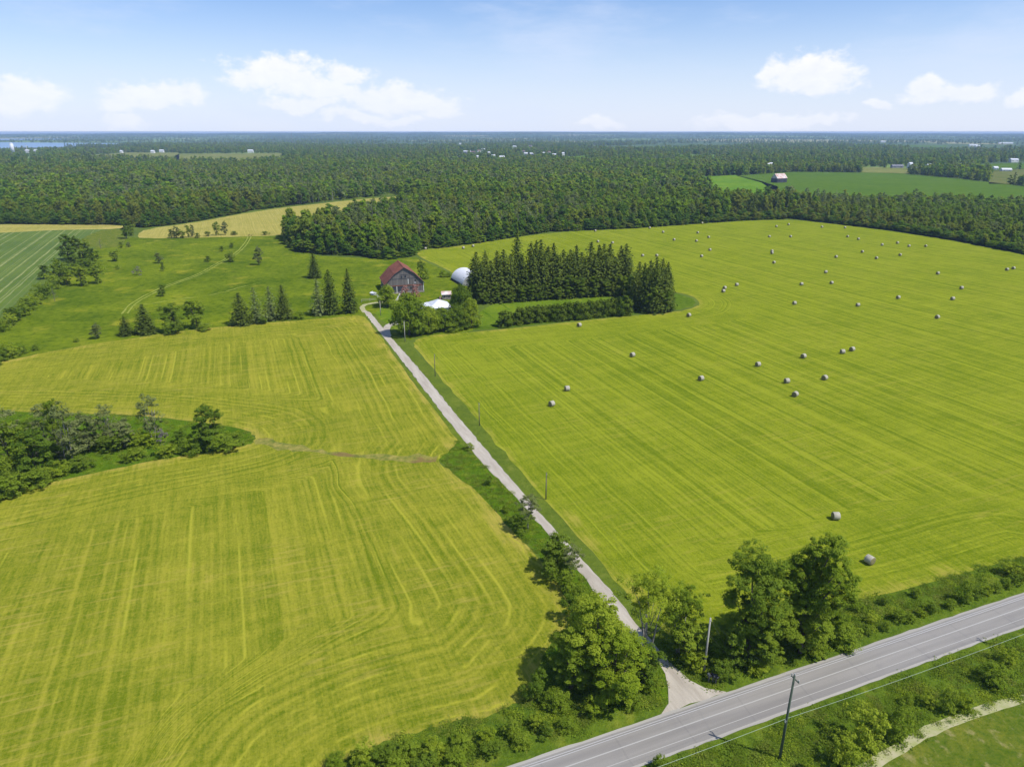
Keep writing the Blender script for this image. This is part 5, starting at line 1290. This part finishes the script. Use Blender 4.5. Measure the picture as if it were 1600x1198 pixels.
def scatter(name, X, Y, Z, idx, rot, scl, coll, label, cat):
    me = bpy.data.meshes.new(name); me.vertices.add(len(X)); me.vertices.foreach_set('co', np.column_stack([X, Y, Z]).astype(np.float32).ravel())
    a = me.attributes.new('idx', 'INT', 'POINT'); a.data.foreach_set('value', idx.astype(np.int32))
    a = me.attributes.new('rot', 'FLOAT_VECTOR', 'POINT'); a.data.foreach_set('vector', rot.astype(np.float32).ravel())
    a = me.attributes.new('scl', 'FLOAT_VECTOR', 'POINT'); a.data.foreach_set('vector', scl.astype(np.float32).ravel())
    o = link(bpy.data.objects.new(name, me))
    ng = bpy.data.node_groups.new(name+'_scatter', 'GeometryNodeTree')
    ng.interface.new_socket('Geometry', in_out='INPUT', socket_type='NodeSocketGeometry'); ng.interface.new_socket('Geometry', in_out='OUTPUT', socket_type='NodeSocketGeometry')
    N = ng.nodes; L = ng.links; gi = N.new('NodeGroupInput'); go = N.new('NodeGroupOutput')
    ci = N.new('GeometryNodeCollectionInfo'); ci.inputs['Collection'].default_value = coll; ci.inputs['Separate Children'].default_value = True; ci.inputs['Reset Children'].default_value = True
    ip = N.new('GeometryNodeInstanceOnPoints'); ip.inputs['Pick Instance'].default_value = True
    def at(nm, ty):
        x = N.new('GeometryNodeInputNamedAttribute'); x.data_type = ty; x.inputs['Name'].default_value = nm; return x.outputs['Attribute']
    L.new(gi.outputs[0], ip.inputs['Points']); L.new(ci.outputs[0], ip.inputs['Instance']); L.new(at('idx', 'INT'), ip.inputs['Instance Index'])
    er = N.new('FunctionNodeEulerToRotation'); L.new(at('rot', 'FLOAT_VECTOR'), er.inputs[0]); L.new(er.outputs[0], ip.inputs['Rotation'])
    L.new(at('scl', 'FLOAT_VECTOR'), ip.inputs['Scale']); L.new(ip.outputs[0], go.inputs[0])
    md = o.modifiers.new('scatter', 'NODES'); md.node_group = ng
    return tag(o, label, cat, None, 'stuff')
Q = A[rest]; hq = hgt[rest]; kq = kind[rest]
# bushy skirt along the near edge of the wood
X, Y, px, py, lim = sample(240, 730, 4.5); near_ = (lim-py < 3.2)
X, Y, px, py, lim = (v_[near_] for v_ in (X, Y, px, py, lim)); k_ = len(X)
Q = np.concatenate([Q, np.column_stack([X, Y, px, py, lim, np.full(k_, 1.0), np.full(k_, 240)])]); hq = np.concatenate([hq, np.clip(g.normal(3.6, 1.1, k_), 1.6, 7)]); kq = np.concatenate([kq, g.choice([0, 1, 2, 2, 3], k_)]); m = len(Q)
Z = np.array([hill(x, y) for x, y in Q[:, :2]]); idx = kq+np.where(Q[:, 6] >= 700, 7, 0)
w_ = (.85+.45*g.random(m))*np.where(hq < 8, 1.7, 1); s_ = np.column_stack([w_*np.maximum(.6, hq/12)*Q[:, 5], w_*np.maximum(.6, hq/12)*Q[:, 5], hq/12*np.minimum(Q[:, 5], 1.15)])
rot = np.column_stack([np.zeros(m), np.zeros(m), g.random(m)*6.28])
scatter('wood', Q[:, 0], Q[:, 1], Z-.1, idx, rot, s_, pc, 'mixed wood of green and grey trees reaching to the horizon', 'wood')

# ---------------------------------------------------------------- tall grass and weeds of the banks
def tuft(name, n, hgt_, wd, mat, s, leafy=.0):
    g_ = np.random.default_rng(s); c = np.column_stack([g_.normal(size=n)*wd*.38, g_.normal(size=n)*wd*.38, g_.random(n)*hgt_])
    nor = g_.normal(size=(n, 3))*.55; nor[:, 2] = np.abs(nor[:, 2])+.6
    return leaf_mesh(name, c, nor, wd*(.055+.06*g_.random(n)), mat, .45)
wc = bpy.data.collections.new('weed_kinds')
for i, (h_, w__, mt) in enumerate(((.16,1.1,'weed'),(.34,.9,'weed'),(.14,1.3,'weed'),(.26,1.0,'leaf_bright'))):
    wc.objects.link(bpy.data.objects.new('weed_clump.%03d' % (100+i), tuft('weed', 170, h_, w__, M[mt], 200+i)))
def bank_scatter(name, poly, per, label, size=1.0, avoid=None, pw=None):
    Ap = np.array([tuple(p) for p in poly]); x0, y0 = Ap.min(0); x1, y1 = Ap.max(0); k = int((x1-x0)*(y1-y0)/per)
    X = x0+rng.random(k)*(x1-x0); Y = y0+rng.random(k)*(y1-y0); pts = np.stack([X, Y], 1); ok = inside(pts, poly)
    px, py = px_of(X, np.maximum(Y, 5)); ok &= (px > -60) & (px < 1660) & (py < 1240) & (Y > 20)
    cl = np.sin(X*.5+np.sin(Y*.37)*2)*np.sin(Y*.6+1.7); ok &= rng.random(k) < .62+.38*cl
    if avoid: 
        for a_ in avoid: ok &= ~inside(pts, a_)
    X, Y = X[ok], Y[ok]; m_ = len(X); sz = size*(.55+.85*rng.random(m_)**1.8)
    return scatter(name, X, Y, np.zeros(m_), rng.integers(0, 4, m_), np.column_stack([np.zeros(m_), np.zeros(m_), rng.random(m_)*6.28]), np.column_stack([sz, sz, sz*(.7+.6*rng.random(m_))]), wc, label, 'weeds')
apron = [tuple(p) for p in pp([(1020,1030),(1062,1042),(1082,1058),(1105,1071),(1150,1078),(1030,1118),(1040,1080)])]
laneP = [tuple(p) for p in pp([(750,720),(803,773),(857,835),(928,921),(985,990),(1022,1030),(1044,1030),(1005,985),(952,921),(875,835),(820,773),(774,720)])]
bank_scatter('roadside_weeds', [tuple(p) for p in along(-120, 220, offN+1.5)]+[tuple(p) for p in along(-120, 220, offN+12.5)[::-1]], .42, 'tall weeds and grass on the bank between the fields and the road', 1.0, [rf_poly, lf_poly, apron, laneP])
bank_scatter('roadside_weeds', [tuple(p) for p in along(-60, 220, offS-1.0)]+[tuple(p) for p in along(-60, 220, offS-30)[::-1]], .42, 'tall weeds and grass on the bank south of the road', 1.0, [[tuple(p) for p in sf]])
bank_scatter('wedge_weeds', [tuple(p) for p in wedge], .5, 'lush weeds on the rough wedge left of the lane', .75, [laneP, apron, lf_poly])
bank_scatter('island_weeds', [tuple(p) for p in isl], 1.6, 'lush weeds around the tree island', .9)

# ---------------------------------------------------------------- air
hb_ = MB().box((0, 9000, 32.25), (26000, 20200, 68.5)); ho = hb_.build('haze', bpy.data.materials.new('haze')); tag(ho, 'thin blue summer haze over the plain', 'haze', None, 'stuff')
hm = ho.data.materials[0]; hm.use_nodes = True; ht = hm.node_tree
for nn in list(ht.nodes): ht.nodes.remove(nn)
ou = ht.nodes.new('ShaderNodeOutputMaterial'); pv = ht.nodes.new('ShaderNodeVolumePrincipled')
pv.inputs['Color'].default_value = (.50,.70,1.0,1); pv.inputs['Density'].default_value = 9.0e-5; pv.inputs['Anisotropy'].default_value = 0.0
ht.links.new(pv.outputs[0], ou.inputs['Volume'])
